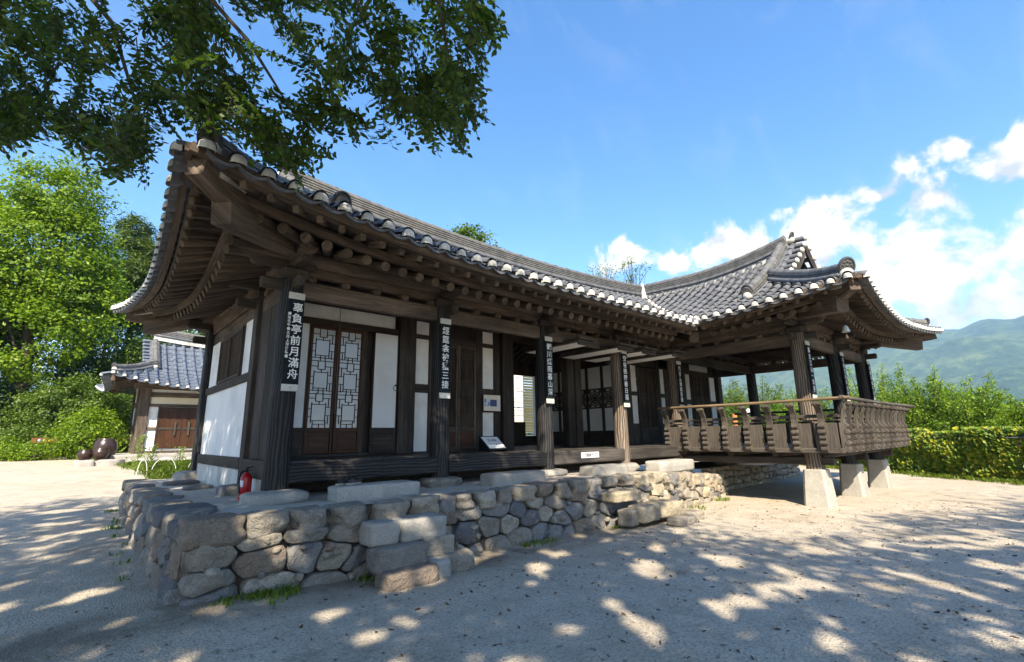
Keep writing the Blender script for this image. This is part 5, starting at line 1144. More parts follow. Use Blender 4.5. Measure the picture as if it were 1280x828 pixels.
# shrubs by the outbuilding
def shrub(label, c, r, lf_, seed, n=170, size=.11, per=40):
    tree('shrub', label, 'shrub', gbase(c[0], c[1]), r[2]*1.0, .07, [(c[0], c[1], gz(*c)+r[2]*.9, *r)], lf_, size, n, per, .2, 'shrubs beside the yard', seed=seed, up=.4, shell=.7)
shrub('broad rounded shrub with glossy pale leaves left of the jars', (-.2, 33.6), (2.5, 1.9, 2.1), L_MID, 31, 420, .13, 50); shrub('compact leafy shrub between the jars and the broad shrub', (.45, 29.6), (1.2, 1.0, 1.15), L_BRI, 32, 240); shrub('low shrub behind the red signboard', (-1.7, 31.5), (1.1, .8, .75), L_MID, 33, 130); shrub('pale low tuft of shrub at the yard edge', (-1.2, 29.6), (.9, .5, .38), L_BRI, 34, 90, .08); shrub('small shrub at the left border of the yard', (-2.6, 30.4), (.9, .6, .5), L_BRI, 35, 100, .09)
sg_ = thing('garden_sign', 'red-brown wooden garden sign among the low shrubs', 'sign', gbase(-1.0, 30.6))
obj('board', MB().box((-1.0, 30.6, 1.62), (.95, .05, .24), None, .02), wood('red_sign_wood', (.16, .05, .025), (.36, .13, .06), .6), sg_)
for x in (-1.3, -.7): obj('post', MB().bb(x-.04, x+.04, 30.63, 30.70, .6, 1.7), W_BROWN, sg_)
mk = MB()
for q, x in enumerate((-1.22, -1.05, -.9)): mk.lathe((x, 30.573, 1.63), [(.055, 0), (.04, .006), (0, .008)], 7, (0, -1, 0), mi=0 if q else 1)
obj('painted_flowers', mk, [flat('yellow_paint', (.75, .50, .04), .5), flat('sky_blue_paint', (.25, .50, .75), .5)], sg_)
lg = thing('log_steps', 'weathered log steps climbing at the left border', 'steps', gbase(-3.6, 31.6))
for k in range(4): obj('log', MB().tube([(-5.2, 31.6+k*.9, gz(-4, 31.6)+.12+k*.30), (-2.6, 31.4+k*.9, gz(-4, 31.6)+.12+k*.30)], .13, 10, wob=.1, seed=k), W_BROWN, lg)
# trees that show over the main roof
tree('roof_top_tree', 'bushy tree top showing above the main roof ridge', 'tree', gbase(16.6, 22.6), 11.5, .25, [(16.6, 22.6, 13.2, 1.15, 1.15, 1.2), (15.7, 23.6, 12.5, 1.2, 1.2, 1.1), (17.3, 22.0, 12.9, .8, .8, .8)], L_MID, .20, 120, 40, .22, seed=41, up=.4)
for k, (x, y, h) in enumerate(((35.0, 26.5, 17.0), (36.4, 24.2, 17.2))):
    tree('sparse_tree', ('thin sparse tree top poking over the roof, left of its twin', 'thin sparse tree top poking over the roof, right of its twin')[k], 'tree', gbase(x, y), 14, .2, [(x, y, h-1.0, 1.5, 1.5, 1.4)], L_DRY if k > 5 else L_MID, .16, 34, 14, .22, 'sparse trees over the roof', seed=45+k, up=.3)
# cherry-like trees beyond the vine wall and behind the pavilion
RT = [(33.6, 15.6, 5.2, 'tree seen through the pavilion beside the house wall'), (37.4, 14.9, 6.0, 'tree seen through the pavilion left of the bleached corner pillar'), (33.3, 10.7, 4.5, 'yellow-green tree seen between the bleached corner pillar and the back pillar'), (34.0, 7.3, 5.3, 'tree beyond the vine wall just right of the farthest pavilion pillar'), (33.8, 5.0, 4.9, 'tree with feathery shoots beyond the vine wall, above the railing end'), (33.8, 3.4, 4.6, 'tree with upright shoots over the middle of the vine wall'), (35.3, 2.4, 3.5, 'lower tree over the vine wall, before the gap to the valley'), (35.0, .6, 2.9, 'lowest tree at the right end of the vine wall'), (29.0, 13.5, 4.0, 'small tree behind the pavilion floor'), (36.5, 19.5, 5.4, 'tree behind the far end of the house wall')]
for k, (x, y, h, lab) in enumerate(RT):
    rng = np.random.default_rng(60+k); b = gbase(x, y); t = thing('fruit_tree', lab, 'tree', b, 'trees beyond the vine wall')
    obj('trunk', MB().tube([(x, y, b[2]-.1), (x+.1, y, b[2]+.8), (x, y+.1, b[2]+h*.4)], [.14, .11, .07], 8), W_BARK, t); br = MB(); P, D = [], []
    for q in range(60):
        a = rng.uniform(0, 2*math.pi); el = rng.uniform(.45, 1.35); L = h*rng.uniform(.40, .68); s_ = Vector((x, y, b[2]+h*rng.uniform(.10, .42))); d = Vector((math.cos(a)*math.cos(el), math.sin(a)*math.cos(el), math.sin(el)))*L*Vector((1.0, 1, 1)).length/1.73
        e = s_+d; e.z = min(e.z, b[2]+h*rng.uniform(.9, 1.06)); m_ = s_.lerp(e, .5)+Vector((math.cos(a), math.sin(a), 0))*.25; br.tube([s_, m_, e], [.035, .022, .008], 5, False)
        for tt in rng.uniform(.12, 1.02, 240):
            c = s_.lerp(m_, tt*2) if tt < .5 else m_.lerp(e, tt*2-1); w_ = .30*(1.12-tt)+.05; P.append((c.x+rng.normal()*w_, c.y+rng.normal()*w_, c.z+rng.normal()*w_*.8)); D.append((d.x, d.y, d.z))
    obj('boughs', br, W_BARK, t); D = np.array(D); D /= np.linalg.norm(D, axis=1)[:, None]; obj('crown', leaves_mesh('crown', P, .13, rng, b, .42, .5, None, D*.6), L_BRI if k not in (0, 1, 8) else L_MID, t)
# vine-covered wall
vw = thing('vine_covered_wall', 'low tile-capped wall overgrown with yellowing vines', 'wall', (22.6, 4.3, 0)); VA, VB = Vector((17.6, -2.3, 0)), Vector((29.5, 13.4, 0)); vd = (VB-VA).normalized(); vn = Vector((-vd.y, vd.x, 0))
obj('masonry', MB().bar(VA+UP*.62, VB+UP*.62, .42, 1.3), STONEW, vw)
obj('tile_cap', MB().sweep([VA+UP*1.27, VB+UP*1.27], [(-.30, -.02), (-.1, .08), (0, .12), (.1, .08), (.30, -.02)]), TILE, vw)
rng = np.random.default_rng(77); n = 30000; L = (VB-VA).length; s_ = rng.uniform(0, L, n); z = rng.beta(1.5, 1.15, n)*1.54; side = np.where(rng.uniform(size=n) < .8, 1, -1); bul = np.array([noise.noise(Vector((a*.9, c*1.6, 5)))*.16+.30 for a, c in zip(s_, z)])*(1-.3*(z/1.45))
keep = np.array([noise.noise(Vector((a*.55, c*1.2, 2))) for a, c in zip(s_, z)]) > np.where(z > 1.42, -.25, -.8)
bul = bul+rng.uniform(-.08, .10, n); P = np.stack([VA.x+vd.x*s_+vn.x*side*bul, VA.y+vd.y*s_+vn.y*side*bul, z+.02], 1)[keep]; Nn = np.stack([vn.x*side*.6-.45, vn.y*side*.6-.55, side*0+.5], 1)[keep]
obj('vine_leaves', leaves_mesh('vine_leaves', P, .115, rng, (22.6, 4.3, 0), .9, .3, Nn*1.2, hexa=True), L_VINE, vw)
# ------------------------------------------------------------------ the big zelkovas that shade the yard
SPRAYS = [(1.99, 2.79, 4.81, 0.36, -0.45, -0.82), (-0.89, 7.77, 5.75, 0.42, -0.38, -0.82), (-1.04, 6.77, 5.85, 0.24, 0.08, -0.97), (0.83, 4.5, 5.76, 0.76, -0.62, -0.2), (0.14, 6.96, 5.25, 0.5, -0.28, -0.82), (-0.27, 6.21, 4.75, -0.06, -0.03, -1), (-1.37, 7.94, 6.75, 0.16, -0.35, -0.92), (-1.36, 7.65, 5.74, 0.07, -0.12, -0.99), (0.79, 4.04, 4.15, 0.83, -0.55, -0.06), (1.27, 4.43, 5.51, 0.84, -0.54, 0.01), (-0.88, 6.89, 5.07, -0.26, 0.09, -0.96), (2.38, 3.67, 5, -0.64, 0.1, -0.76), (2.4, 3.83, 6.14, 0.53, 0.24, -0.81), (0.57, 4.14, 4.78, 0.81, -0.12, -0.58), (-0, 4.97, 4.74, 0.22, 0.71, -0.67), (0.8, 5.17, 5.28, 0.53, -0.56, -0.64), (0.17, 5.64, 4.91, 0.22, -0.68, -0.7), (1.41, 4.54, 6.19, 0.91, 0.02, -0.41), (-0.06, 6.86, 5, 0.82, -0.34, -0.46), (1.12, 5.05, 7.07, 0.95, 0.27, 0.13), (-0.16, 6.95, 4.93, 0.22, 0.73, -0.65), (1.07, 4.99, 4.8, 0.69, -0.27, -0.67), (-0.61, 7.61, 5.56, -0.02, 0.73, -0.68), (1.55, 3.16, 5.35, 0.52, -0.74, -0.44), (1.72, 3.78, 5.68, 0.69, -0.27, -0.67), (1.58, 4.69, 6.42, 0.56, -0.81, -0.17), (-0.35, 6.03, 4.62, -0.51, -0.27, -0.82), (1.85, 3.72, 4.77, 0.71, -0.43, -0.56), (0.31, 4.18, 4.54, -0.76, -0.17, -0.62), (0.27, 6.72, 5.76, 0.72, -0.31, -0.62), (1.73, 4.23, 5.44, -0.55, -0.7, -0.45), (-0.72, 7.25, 5.39, 0.32, 0.11, -0.94), (0.3, 4.66, 4.84, -0.17, 0.19, -0.97), (0.56, 4.65, 5.91, -0.13, -0.82, -0.55), (2.8, 3.54, 6.55, -0.12, 0.99, -0.11), (0.69, 5.31, 5.21, 0.24, 0.11, -0.96), (0.57, 4.06, 5.22, 0.61, 0.34, -0.72), (-1.02, 6.11, 4.98, 0.23, -0.46, -0.86), (0.27, 5.1, 5.63, -0.98, -0.15, -0.15), (-1.2, 7.01, 5.53, 0.65, -0.18, -0.74), (0.52, 5.22, 4.76, 0.94, 0.15, -0.3), (-0.41, 5.85, 4.57, 0.33, -0.61, -0.72), (0.94, 4.07, 4.01, 0.26, 0.93, -0.28), (-1.64, 7.81, 7.46, 0.58, 0.14, -0.8), (0.96, 3.95, 5.91, 0.47, 0.28, -0.84), (-1.48, 8.54, 5.56, 0.83, 0.05, -0.56), (-0.82, 7.1, 6.51, 0.41, -0.57, -0.71), (2.03, 3.05, 4.42, 0.67, 0.49, -0.56), (-1.71, 8.03, 6.99, -0.21, 0.03, -0.98), (0.71, 5.15, 5.12, 0.43, -0.02, -0.9), (-1.04, 6.68, 4.88, -0.47, 0.09, -0.88), (2.26, 3.58, 5.34, 0.6, -0.57, -0.57), (-1.1, 7.39, 5.18, -0.29, -0.15, -0.95), (1.14, 5.11, 6.23, 0.65, -0.53, -0.54), (1.34, 3.68, 4.32, 0.82, -0.55, -0.11), (1.73, 3.6, 5.19, -0.44, -0.9, -0.07), (0.7, 4.91, 4.72, -0.64, -0.27, -0.72), (-1.05, 5.83, 5.27, -0.07, -0.29, -0.95), (2.51, 3.71, 4.85, -0.2, -0.69, -0.69), (-1.5, 7.53, 7, 0.21, -0.55, -0.81), (1.99, 4.15, 5.69, 0.18, 0.77, -0.62), (-0.17, 7.2, 5.05, 0.3, 0.38, -0.88), (0.2, 5.65, 4.94, 0.99, -0.11, -0.12), (-0.99, 5.73, 5.63, 0.25, -0.31, -0.92), (1.45, 5.33, 4.79, -0.34, 0.88, -0.33), (0.75, 5.06, 5.55, 0.34, -0.91, -0.26), (-0.73, 6.27, 5.74, -0.49, 0.06, -0.87), (1.19, 3.95, 5.51, 0.06, -0.93, -0.35), (-1.49, 8.15, 5.85, 0.04, 0.3, -0.95), (-1.42, 7.84, 6.33, 0.15, -0.41, -0.9), (-0.97, 6.88, 4.92, 0.31, -0.14, -0.94), (0.09, 6.31, 6.37, 0.22, 0.96, 0.19), (-0.03, 5.43, 4.26, -0.21, -0.06, -0.98), (0.12, 6.57, 5.02, -0.03, 0.54, -0.84), (-1.04, 7.78, 6.1, -0.02, 0.55, -0.84), (-0.68, 6.43, 4.88, -0.15, -0.2, -0.97), (2.34, 3.13, 5.47, 0.25, -0.1, -0.96), (-0.93, 7.23, 5.1, -0.01, -0.28, -0.96), (-0.42, 6.35, 4.77, 0.32, -0.61, -0.73), (2.43, 4.07, 5.05, 0.78, -0.62, -0.12), (-1.56, 7.99, 5.17, 0.48, -0.13, -0.87), (2.3, 3.1, 5.64, 0.89, 0.45, -0.09), (0.63, 4.73, 4.9, 0.45, -0.74, -0.49), (0.61, 4.24, 4.39, 0.5, -0.56, -0.66), (1.29, 3.5, 4.87, 0.65, -0.07, -0.76), (-0.35, 6.87, 7.43, 0.34, 0.72, -0.6), (1.29, 4.16, 4.62, 0.51, -0.69, -0.51), (-1.09, 6.74, 4.74, 0.64, 0.01, -0.77), (1.77, 3.42, 4.78, 0.62, -0.51, -0.59), (-1.13, 6.89, 4.84, -0.17, -0.01, -0.98), (0.65, 4.24, 4.45, 0.9, -0.13, -0.42), (-1.11, 6.96, 4.82, -0.35, -0.05, -0.94), (1.22, 3.91, 4.38, -0.71, -0.71, 0.01), (-0.69, 6.71, 5.63, -0.7, 0.4, -0.59), (-0.39, 5.46, 5.35, -0.12, -0.08, -0.99), (-0.19, 5.33, 5.34, 0.22, -0.7, -0.68), (0.44, 4.55, 4.42, -0.25, -0.96, -0.14), (1.18, 4.72, 4.42, 0.83, -0.55, -0.06), (2.2, 2.99, 4.35, 0.21, -0.21, -0.96), (1.18, 3.88, 4.23, 0.88, -0.48, -0.06), (2.18, 2.98, 4.33, 0.04, 0.5, -0.87), (1.38, 5.01, 5.07, 0.99, -0.1, 0.09), (0.01, 5.51, 4.4, -0.14, 0.83, -0.55), (-0.24, 5.17, 5.08, -0.4, -0.02, -0.91), (1, 3.79, 5.63, 0.94, -0.1, -0.32), (1.87, 3.83, 4.71, 0.91, 0.32, -0.27), (-0.79, 7.06, 5.37, -0.22, 0.39, -0.89), (0.89, 4.49, 4.45, 0.18, -0.91, -0.36), (-1.27, 6.53, 4.5, 0.87, -0.19, -0.45), (1.2, 3.96, 4.08, 0.9, -0.43, 0), (-1.09, 6.13, 6.16, -0.04, 0.08, -1), (2.48, 3.61, 5.81, 0.68, -0.32, -0.65), (0.39, 4.1, 5.44, 0.39, -0.66, -0.64), (1.08, 5.31, 6.26, 0.61, -0.31, -0.73), (-1.35, 6.07, 5.6, -0.11, -0.19, -0.98), (2.21, 2.82, 5.42, 0.19, -0.7, -0.69), (0.39, 4.94, 5.29, 0.01, -0.52, -0.86), (2.69, 3.92, 5.02, -0.06, 0.16, -0.99), (0.93, 4.35, 6.03, 0.66, -0.31, -0.68), (0.37, 6.79, 5.79, 0.84, -0.26, -0.48), (1.99, 2.91, 4.52, 0.54, -0.84, -0.07), (0.06, 6.74, 4.9, -0.37, 0.32, -0.87), (-0.28, 5.5, 5.11, -0.53, 0.12, -0.84), (-0.5, 6.81, 5.65, 0.6, 0.41, -0.68), (0.19, 4.15, 5.01, 0.84, 0.54, -0.12), (1.45, 3.84, 4.4, 0.13, -0.9, -0.41), (2.23, 2.9, 5.46, -0.03, 0.42, -0.91), (-0.78, 6.95, 5.79, 0.17, -0.23, -0.96), (2.7, 3.68, 4.94, 0.32, -0.89, -0.32), (-0.46, 7, 5.01, 0.54, 0.06, -0.84), (2.14, 3.48, 4.7, -0.1, -0.78, -0.61), (-1.58, 7.92, 6.23, -0.01, -0.2, -0.98), (-0.91, 7.12, 6.61, -0.13, 0.21, -0.97), (-1.32, 8.27, 5.39, -0.35, 0.14, -0.93), (1.94, 2.71, 4.9, 0.46, -0.64, -0.62), (1.14, 4.73, 4.36, 0.84, -0.55, 0), (1.76, 3.26, 4.82, 0.29, -0.74, -0.61), (2.11, 4.27, 5.22, 0.56, -0.81, -0.17), (-1.01, 6.02, 4.66, 0.23, 0.18, -0.96), (-0.72, 5.83, 4.48, -0.48, 0.11, -0.87), (-1.19, 6.46, 6.15, 0.04, -0.1, -0.99), (2.32, 3.98, 6.11, 0.24, 0.97, 0.04), (0.03, 5.43, 4.46, 0.35, -0.25, -0.9), (0.07, 5.25, 5.65, -0.45, 0.07, -0.89), (1.1, 5.26, 4.88, 0.12, -0.53, -0.84), (-1.65, 7.91, 6.35, 0.44, -0.01, -0.9), (-0.16, 5.17, 4.11, 0.26, -0.73, -0.64), (-0.91, 6.3, 4.52, -0.04, -0.23, -0.97), (-1.24, 6.32, 4.45, 0.27, 0.17, -0.95), (-1.43, 8.11, 5.41, -0.34, 0.74, -0.58), (0.11, 5.16, 5.65, -0.01, -0.45, -0.89), (-1.32, 7.98, 5.33, -0.16, -0.59, -0.79), (-1.02, 7.12, 5.01, 0.65, -0.28, -0.7), (0.61, 4, 5.62, 0.95, -0.28, -0.14), (-0.13, 6.42, 7.36, 0.09, 0.72, -0.68), (-1.13, 8.23, 5.59, -0.01, -0.11, -0.99), (-1.02, 7.23, 5.66, 0.45, -0.34, -0.83), (0.8, 3.74, 5.19, 0.87, -0.48, -0.12), (1.21, 4.92, 6.97, -0.35, 0.18, -0.92), (-0.61, 7.06, 7.53, 0.12, 0.44, -0.89), (0.33, 5.52, 6.92, 0.86, 0.48, 0.16), (0.46, 4.36, 4.28, 0.34, -0.17, -0.92), (0.09, 4.53, 5.64, -0.2, 0.35, -0.92), (-1.5, 7.31, 6.89, 0.19, -0.44, -0.88), (0.84, 4.57, 4.5, 0.79, -0.37, -0.48), (-0.64, 7.21, 5.17, 0.73, -0.48, -0.49), (-0.09, 5.09, 4.09, 0.78, -0.32, -0.53), (-0.35, 5.61, 5.48, 0.66, 0.08, -0.75), (2.25, 4.37, 5.38, 0.57, -0.33, -0.75), (-0.85, 5.37, 5.69, 0.42, -0.35, -0.83), (1.26, 4.05, 4.56, -0.33, 0.26, -0.91), (0.31, 5.54, 5.53, 0.33, -0.42, -0.85), (1.69, 3.16, 4.4, 0.62, -0.64, -0.45), (-0.81, 6.98, 6.09, 0.65, -0.11, -0.75), (-1.61, 7.84, 6.44, 0.51, -0.36, -0.78), (1.99, 2.73, 4.67, 0.33, 0.77, -0.55), (0.7, 5.87, 5.27, 0.44, -0.81, -0.39), (0.59, 4.37, 4.35, 0.83, -0.14, -0.53), (2.28, 2.85, 5.2, 0.52, -0.43, -0.74), (2.62, 3.51, 5.07, 0.67, 0, -0.74), (-0.82, 6.39, 4.82, 0.29, 0.04, -0.96), (1.31, 5.19, 4.64, 0.87, -0.35, -0.34), (-0.34, 6.17, 4.69, 0.01, 0.33, -0.95), (1.1, 3.87, 3.88, 0.69, -0.67, 0.27), (-0.2, 6.15, 4.95, -0.06, -0.31, -0.95), (0.07, 6.01, 6.61, 0.68, -0.23, -0.7), (-0.39, 5.2, 5.63, 0.1, -0.42, -0.9), (1.68, 3.63, 5.1, 0.83, 0.53, -0.14), (2.04, 3.85, 5.66, 0.31, -0.87, -0.39), (-1.08, 5.56, 5.61, 0.01, 0.67, -0.74), (-0.96, 6.57, 4.7, -0.14, -0.1, -0.99), (-1.18, 7.94, 5.29, -0.45, 0.5, -0.74), (-1.28, 6.87, 4.73, 0.83, -0.03, -0.55), (-1.75, 8.62, 5.57, 0.83, -0.1, -0.56), (-1.34, 5.95, 5.3, -0.45, -0.21, -0.87), (0.3, 3.96, 5.43, 0.53, -0.72, -0.45), (1.06, 3.76, 4.8, 0.57, -0.33, -0.75), (-0.43, 7.02, 7.38, -0.26, 0.11, -0.96), (0.29, 5.13, 5.47, 0.31, -0.42, -0.85), (2.32, 4.1, 6.12, 0.38, -0.83, -0.42), (1.07, 4.32, 5.52, 0.55, -0.09, -0.83), (1.94, 3.27, 4.6, -0.04, -0.99, 0.15), (-0.46, 6.49, 5.79, 0.03, 0.24, -0.97), (0.24, 5.36, 5.12, 0.18, 0.31, -0.93), (0.83, 4.88, 5.07, 0.16, -0.11, -0.98), (2.51, 3.87, 4.81, 0.42, -0.64, -0.64), (2.08, 3.34, 5.67, 0.71, 0.5, -0.49), (0.12, 5.39, 4.32, 0.04, 0.28, -0.96), (1.76, 3.33, 4.34, 0.83, -0.37, -0.43), (-1.18, 8.23, 5.68, -0.12, 0.43, -0.89), (1.27, 4.44, 5.18, 0.6, 0.6, -0.52), (1.52, 3.7, 5.65, 0.86, -0.38, -0.34), (2.23, 3.47, 4.86, -0.47, -0.44, -0.77), (-1.08, 7.81, 5.49, 0.43, 0.01, -0.9), (1.3, 4.95, 6.11, 0.37, -0.92, -0.14), (0.35, 4.63, 4.42, 0.93, -0.25, -0.25), (1.6, 4.33, 5.49, -0.09, -0.21, -0.97), (0.27, 4.22, 5.18, -0.06, -0.06, -1), (1.57, 4.18, 5.09, 0.4, -0.63, -0.66), (-1.12, 6.01, 5.57, -0.64, 0.13, -0.76), (-0.04, 5.84, 4.55, -0.4, 0.13, -0.9), (2.56, 3.16, 5.68, 0.33, -0.7, -0.63), (1.95, 3.89, 4.92, 0.2, -0.47, -0.86), (-0.07, 6.05, 4.53, 0.4, -0.38, -0.84), (1.67, 3.52, 4.43, 0.33, 0.84, -0.44), (0.68, 4.35, 5.48, 0.36, -0.62, -0.7), (0.02, 6.25, 4.75, 0.72, 0.1, -0.69), (-0.42, 5.92, 4.99, -0, 0.34, -0.94), (-1.2, 6.6, 5.84, 0.61, -0.06, -0.79), (1.26, 4.76, 4.31, 0.75, -0.65, -0.12), (-0.04, 5.24, 4.23, 0.46, 0.17, -0.87), (-1.43, 7.13, 5.31, -0.17, 0.53, -0.83), (1.61, 3.35, 5.26, 0.74, 0.67, 0.02), (-0.87, 7.05, 6.03, -0.05, -0.09, -0.99), (0.47, 5.76, 5.76, 0.75, -0.66, -0), (2.25, 3.78, 4.94, 0.57, 0.47, -0.67), (1.03, 3.96, 3.88, 0.61, 0.19, -0.77), (1.28, 4.94, 6.68, -0.11, 0.01, -0.99), (0.5, 5.01, 4.72, -0.05, -0.97, 0.22), (-1.08, 6.11, 4.83, -0.3, -0.42, -0.86), (0.57, 4.68, 6.05, 0.62, -0.03, -0.79), (1.37, 3.73, 5.57, 0.85, 0.52, 0.08), (-1.27, 7.82, 5.31, 0.27, -0.26, -0.93), (2.46, 3.77, 5.51, 0.5, 0.86, -0.02), (-0.52, 6.25, 4.73, -0.05, 0.04, -1), (1.05, 4.12, 4.51, 0.4, -0.82, -0.41), (0.77, 5.32, 5.09, 0.95, -0.09, -0.3), (0.64, 4.48, 5.78, 0.47, -0.88, -0.04), (-1.27, 6.62, 5.29, 0.73, -0.15, -0.66), (-0.01, 5.15, 4.11, -0.05, -0.27, -0.96), (0.36, 4.88, 5.59, -0.14, -0.47, -0.87), (2.4, 4.16, 5.5, 0.35, -0.19, -0.92), (-1.02, 7.02, 6.73, 0.18, 0.37, -0.91), (2.76, 3.7, 5.25, -0.82, -0.25, -0.51), (1.32, 4.32, 4.55, 0.5, -0.77, -0.39), (-0.8, 6.04, 4.47, -0.06, 0.25, -0.97), (-1.03, 6.8, 5.54, -0.14, 0.1, -0.99), (0.44, 5.25, 5.99, 0.8, -0.13, -0.58), (1.36, 3.6, 4.19, -0.27, -0.67, -0.69), (-0.65, 7.04, 5.18, 0.6, -0.15, -0.79), (-0.91, 6.76, 5.73, 0.72, -0.11, -0.69), (-0.36, 5.76, 5.18, -0, -0.7, -0.71), (1.71, 4.4, 5.41, 0.42, -0.9, 0.11), (2.16, 4.21, 6.65, 0.53, -0.68, -0.51), (1.76, 4.91, 5.23, 0.06, 0.44, -0.9), (1.02, 4.55, 5.69, 0.62, 0.17, -0.77), (0.32, 6.14, 5.92, 0.76, -0.05, -0.65), (-0.37, 6.48, 4.8, 0.19, 0.41, -0.89), (-1.4, 7.42, 6.21, 0.07, 0.07, -1), (-0.63, 5.74, 5.27, 0.23, -0.15, -0.96), (-1.41, 7.6, 5.08, 0.12, 0.29, -0.95), (0.18, 5.33, 4.83, -0.01, -0.99, -0.15), (0.97, 4.04, 4.04, 0.96, 0.27, 0.09), (0.35, 4.81, 4.91, 0.52, -0.85, 0.06), (0.49, 5.27, 5.85, 0.76, -0.2, -0.62), (2.18, 4.07, 4.99, 0.75, -0.42, -0.5), (0.08, 4.76, 5.53, 0.61, -0.43, -0.66), (0.6, 5.3, 4.83, -0.42, -0.37, -0.83), (1.93, 2.85, 4.18, 0.62, 0.41, -0.67), (0.65, 4.82, 4.74, -0.16, -0.96, -0.21), (-0.65, 5.89, 6.31, 0.15, 0.45, -0.88), (2.35, 3.64, 4.61, 0.36, 0.89, -0.3), (1.46, 4.71, 4.99, 0.51, -0.82, -0.23), (-0.79, 6.9, 5.16, 0.58, 0.19, -0.8), (-0.22, 7.37, 5.29, 0.55, 0.11, -0.83), (1.06, 5.41, 5.03, 0.52, -0.65, -0.55), (0.31, 4.32, 4.95, 0.08, 0.57, -0.81), (-1.08, 6, 4.32, -0.26, -0.16, -0.95), (0.48, 5.47, 6.23, -0.01, -0.4, -0.92), (-0.94, 6.59, 5.59, -0.2, 0.53, -0.82), (0.25, 6.3, 5.44, -0.01, 0.11, -0.99), (0.99, 5.22, 4.95, 0.44, -0.9, -0.06), (-0.05, 5.66, 4.33, -0.01, 0.44, -0.9), (-0.77, 6.68, 5.49, 0.21, 0.55, -0.8), (0.38, 5.53, 5.62, 0.9, -0.27, -0.35), (1.54, 4.07, 4.53, 0.79, 0.15, -0.59), (0.52, 4.81, 4.56, 0.57, -0.45, -0.68), (0.82, 4.11, 5.49, -0.05, 0.01, -1), (-1.09, 7.56, 7.51, -0.38, 0.53, -0.75), (1.2, 3.35, 4.67, -0.38, -0.01, -0.93), (-0.72, 6.51, 4.83, 0.15, -0.32, -0.94), (0.21, 5.04, 5.66, 0.17, -0.98, 0.05), (-0.18, 6.08, 7, -0.02, -0.4, -0.92), (2.54, 3.25, 5.5, 0.36, -0.93, 0.04), (-1.22, 7.76, 6.55, -0.4, 0.14, -0.9), (1.76, 4.7, 5, 0.77, -0.17, -0.62), (-1.22, 6.06, 5.83, -0.18, 0.45, -0.87), (-1.75, 7.54, 7.08, 0.07, -0.44, -0.9), (-1.09, 7.04, 6.29, -0.7, 0.15, -0.69), (0.55, 4.4, 4.27, 0.33, -0.83, -0.45), (0.13, 5.69, 5.89, 0.38, 0.4, -0.83), (0.08, 6.38, 5.42, 0.13, -0, -0.99), (1.82, 3.07, 4.19, 0.89, -0.37, -0.26), (-0.1, 6.71, 6.8, 0.44, 0.28, -0.85), (-0.96, 7.83, 5.5, 0.11, -0.09, -0.99), (2.11, 3.44, 4.43, -0.05, 0.2, -0.98), (-0.76, 6.84, 4.97, 0.43, -0.64, -0.63), (-1.37, 6.66, 5.11, 0.32, -0.47, -0.83), (1.97, 2.73, 4.56, -0.52, -0.11, -0.85), (0.02, 5.57, 5.24, -0.01, -0.38, -0.92), (0, 6.7, 5.03, 0.23, 0.21, -0.95), (0.73, 5.15, 4.97, -0.22, 0.93, -0.29), (0.55, 5.38, 6.7, 0.51, -0.01, -0.86), (1.2, 5.08, 4.7, 0.86, 0.07, -0.5), (0.73, 4.02, 4.82, 0.98, -0.18, 0.07), (0.2, 6.81, 5.32, 0.6, -0.8, -0.05), (-1.24, 6.06, 5.68, -0.18, 0.08, -0.98), (1.2, 4.96, 6.36, 0.44, -0.15, -0.88), (2.44, 3.29, 4.76, 0.01, 0.59, -0.81), (1.54, 4.76, 5.49, 0.62, -0.59, -0.52), (-0.77, 6.39, 6.32, 0.78, -0.05, -0.63), (-0.06, 6.29, 7.23, 0.03, -0.91, -0.42), (-0.52, 6.05, 5.98, 0.53, 0.08, -0.84), (-1.19, 8.12, 5.47, 0.04, 0.39, -0.92), (1.87, 3.47, 4.52, 0.31, -0.76, -0.56), (1.93, 3.22, 4.37, -0.33, -0.23, -0.92), (-0.23, 5.62, 4.39, 0.63, -0.43, -0.64), (1.7, 4.78, 5.73, 0.48, 0.4, -0.78), (1.93, 3.48, 4.66, 0.99, -0.11, 0.05), (-1.61, 8.34, 6.67, -0.57, 0.16, -0.81), (-0.63, 6.39, 6.87, 0.78, -0.2, -0.59), (-0.87, 5.58, 5.75, -0.13, 0.65, -0.75), (0.46, 5.71, 6.31, -0.5, 0.56, -0.66), (1.56, 4.32, 5.24, 0.57, 0.29, -0.77), (0.33, 5.55, 5.89, 0.58, -0.76, -0.29)]
zk = thing('zelkova_tree', 'large shade tree with leafy boughs reaching over the house corner', 'tree', (-5.2, -3.6, 0))
obj('trunk', MB().tube([(-5.2, -3.6, -.2), (-5.1, -3.5, 1), (-4.9, -3.3, 3), (-4.6, -3.0, 5), (-4.2, -2.4, 7.5), (-4.0, -2.2, 10)], [.75, .55, .48, .42, .30, .12], 16, True, True, .15, 3), W_BARK, zk)
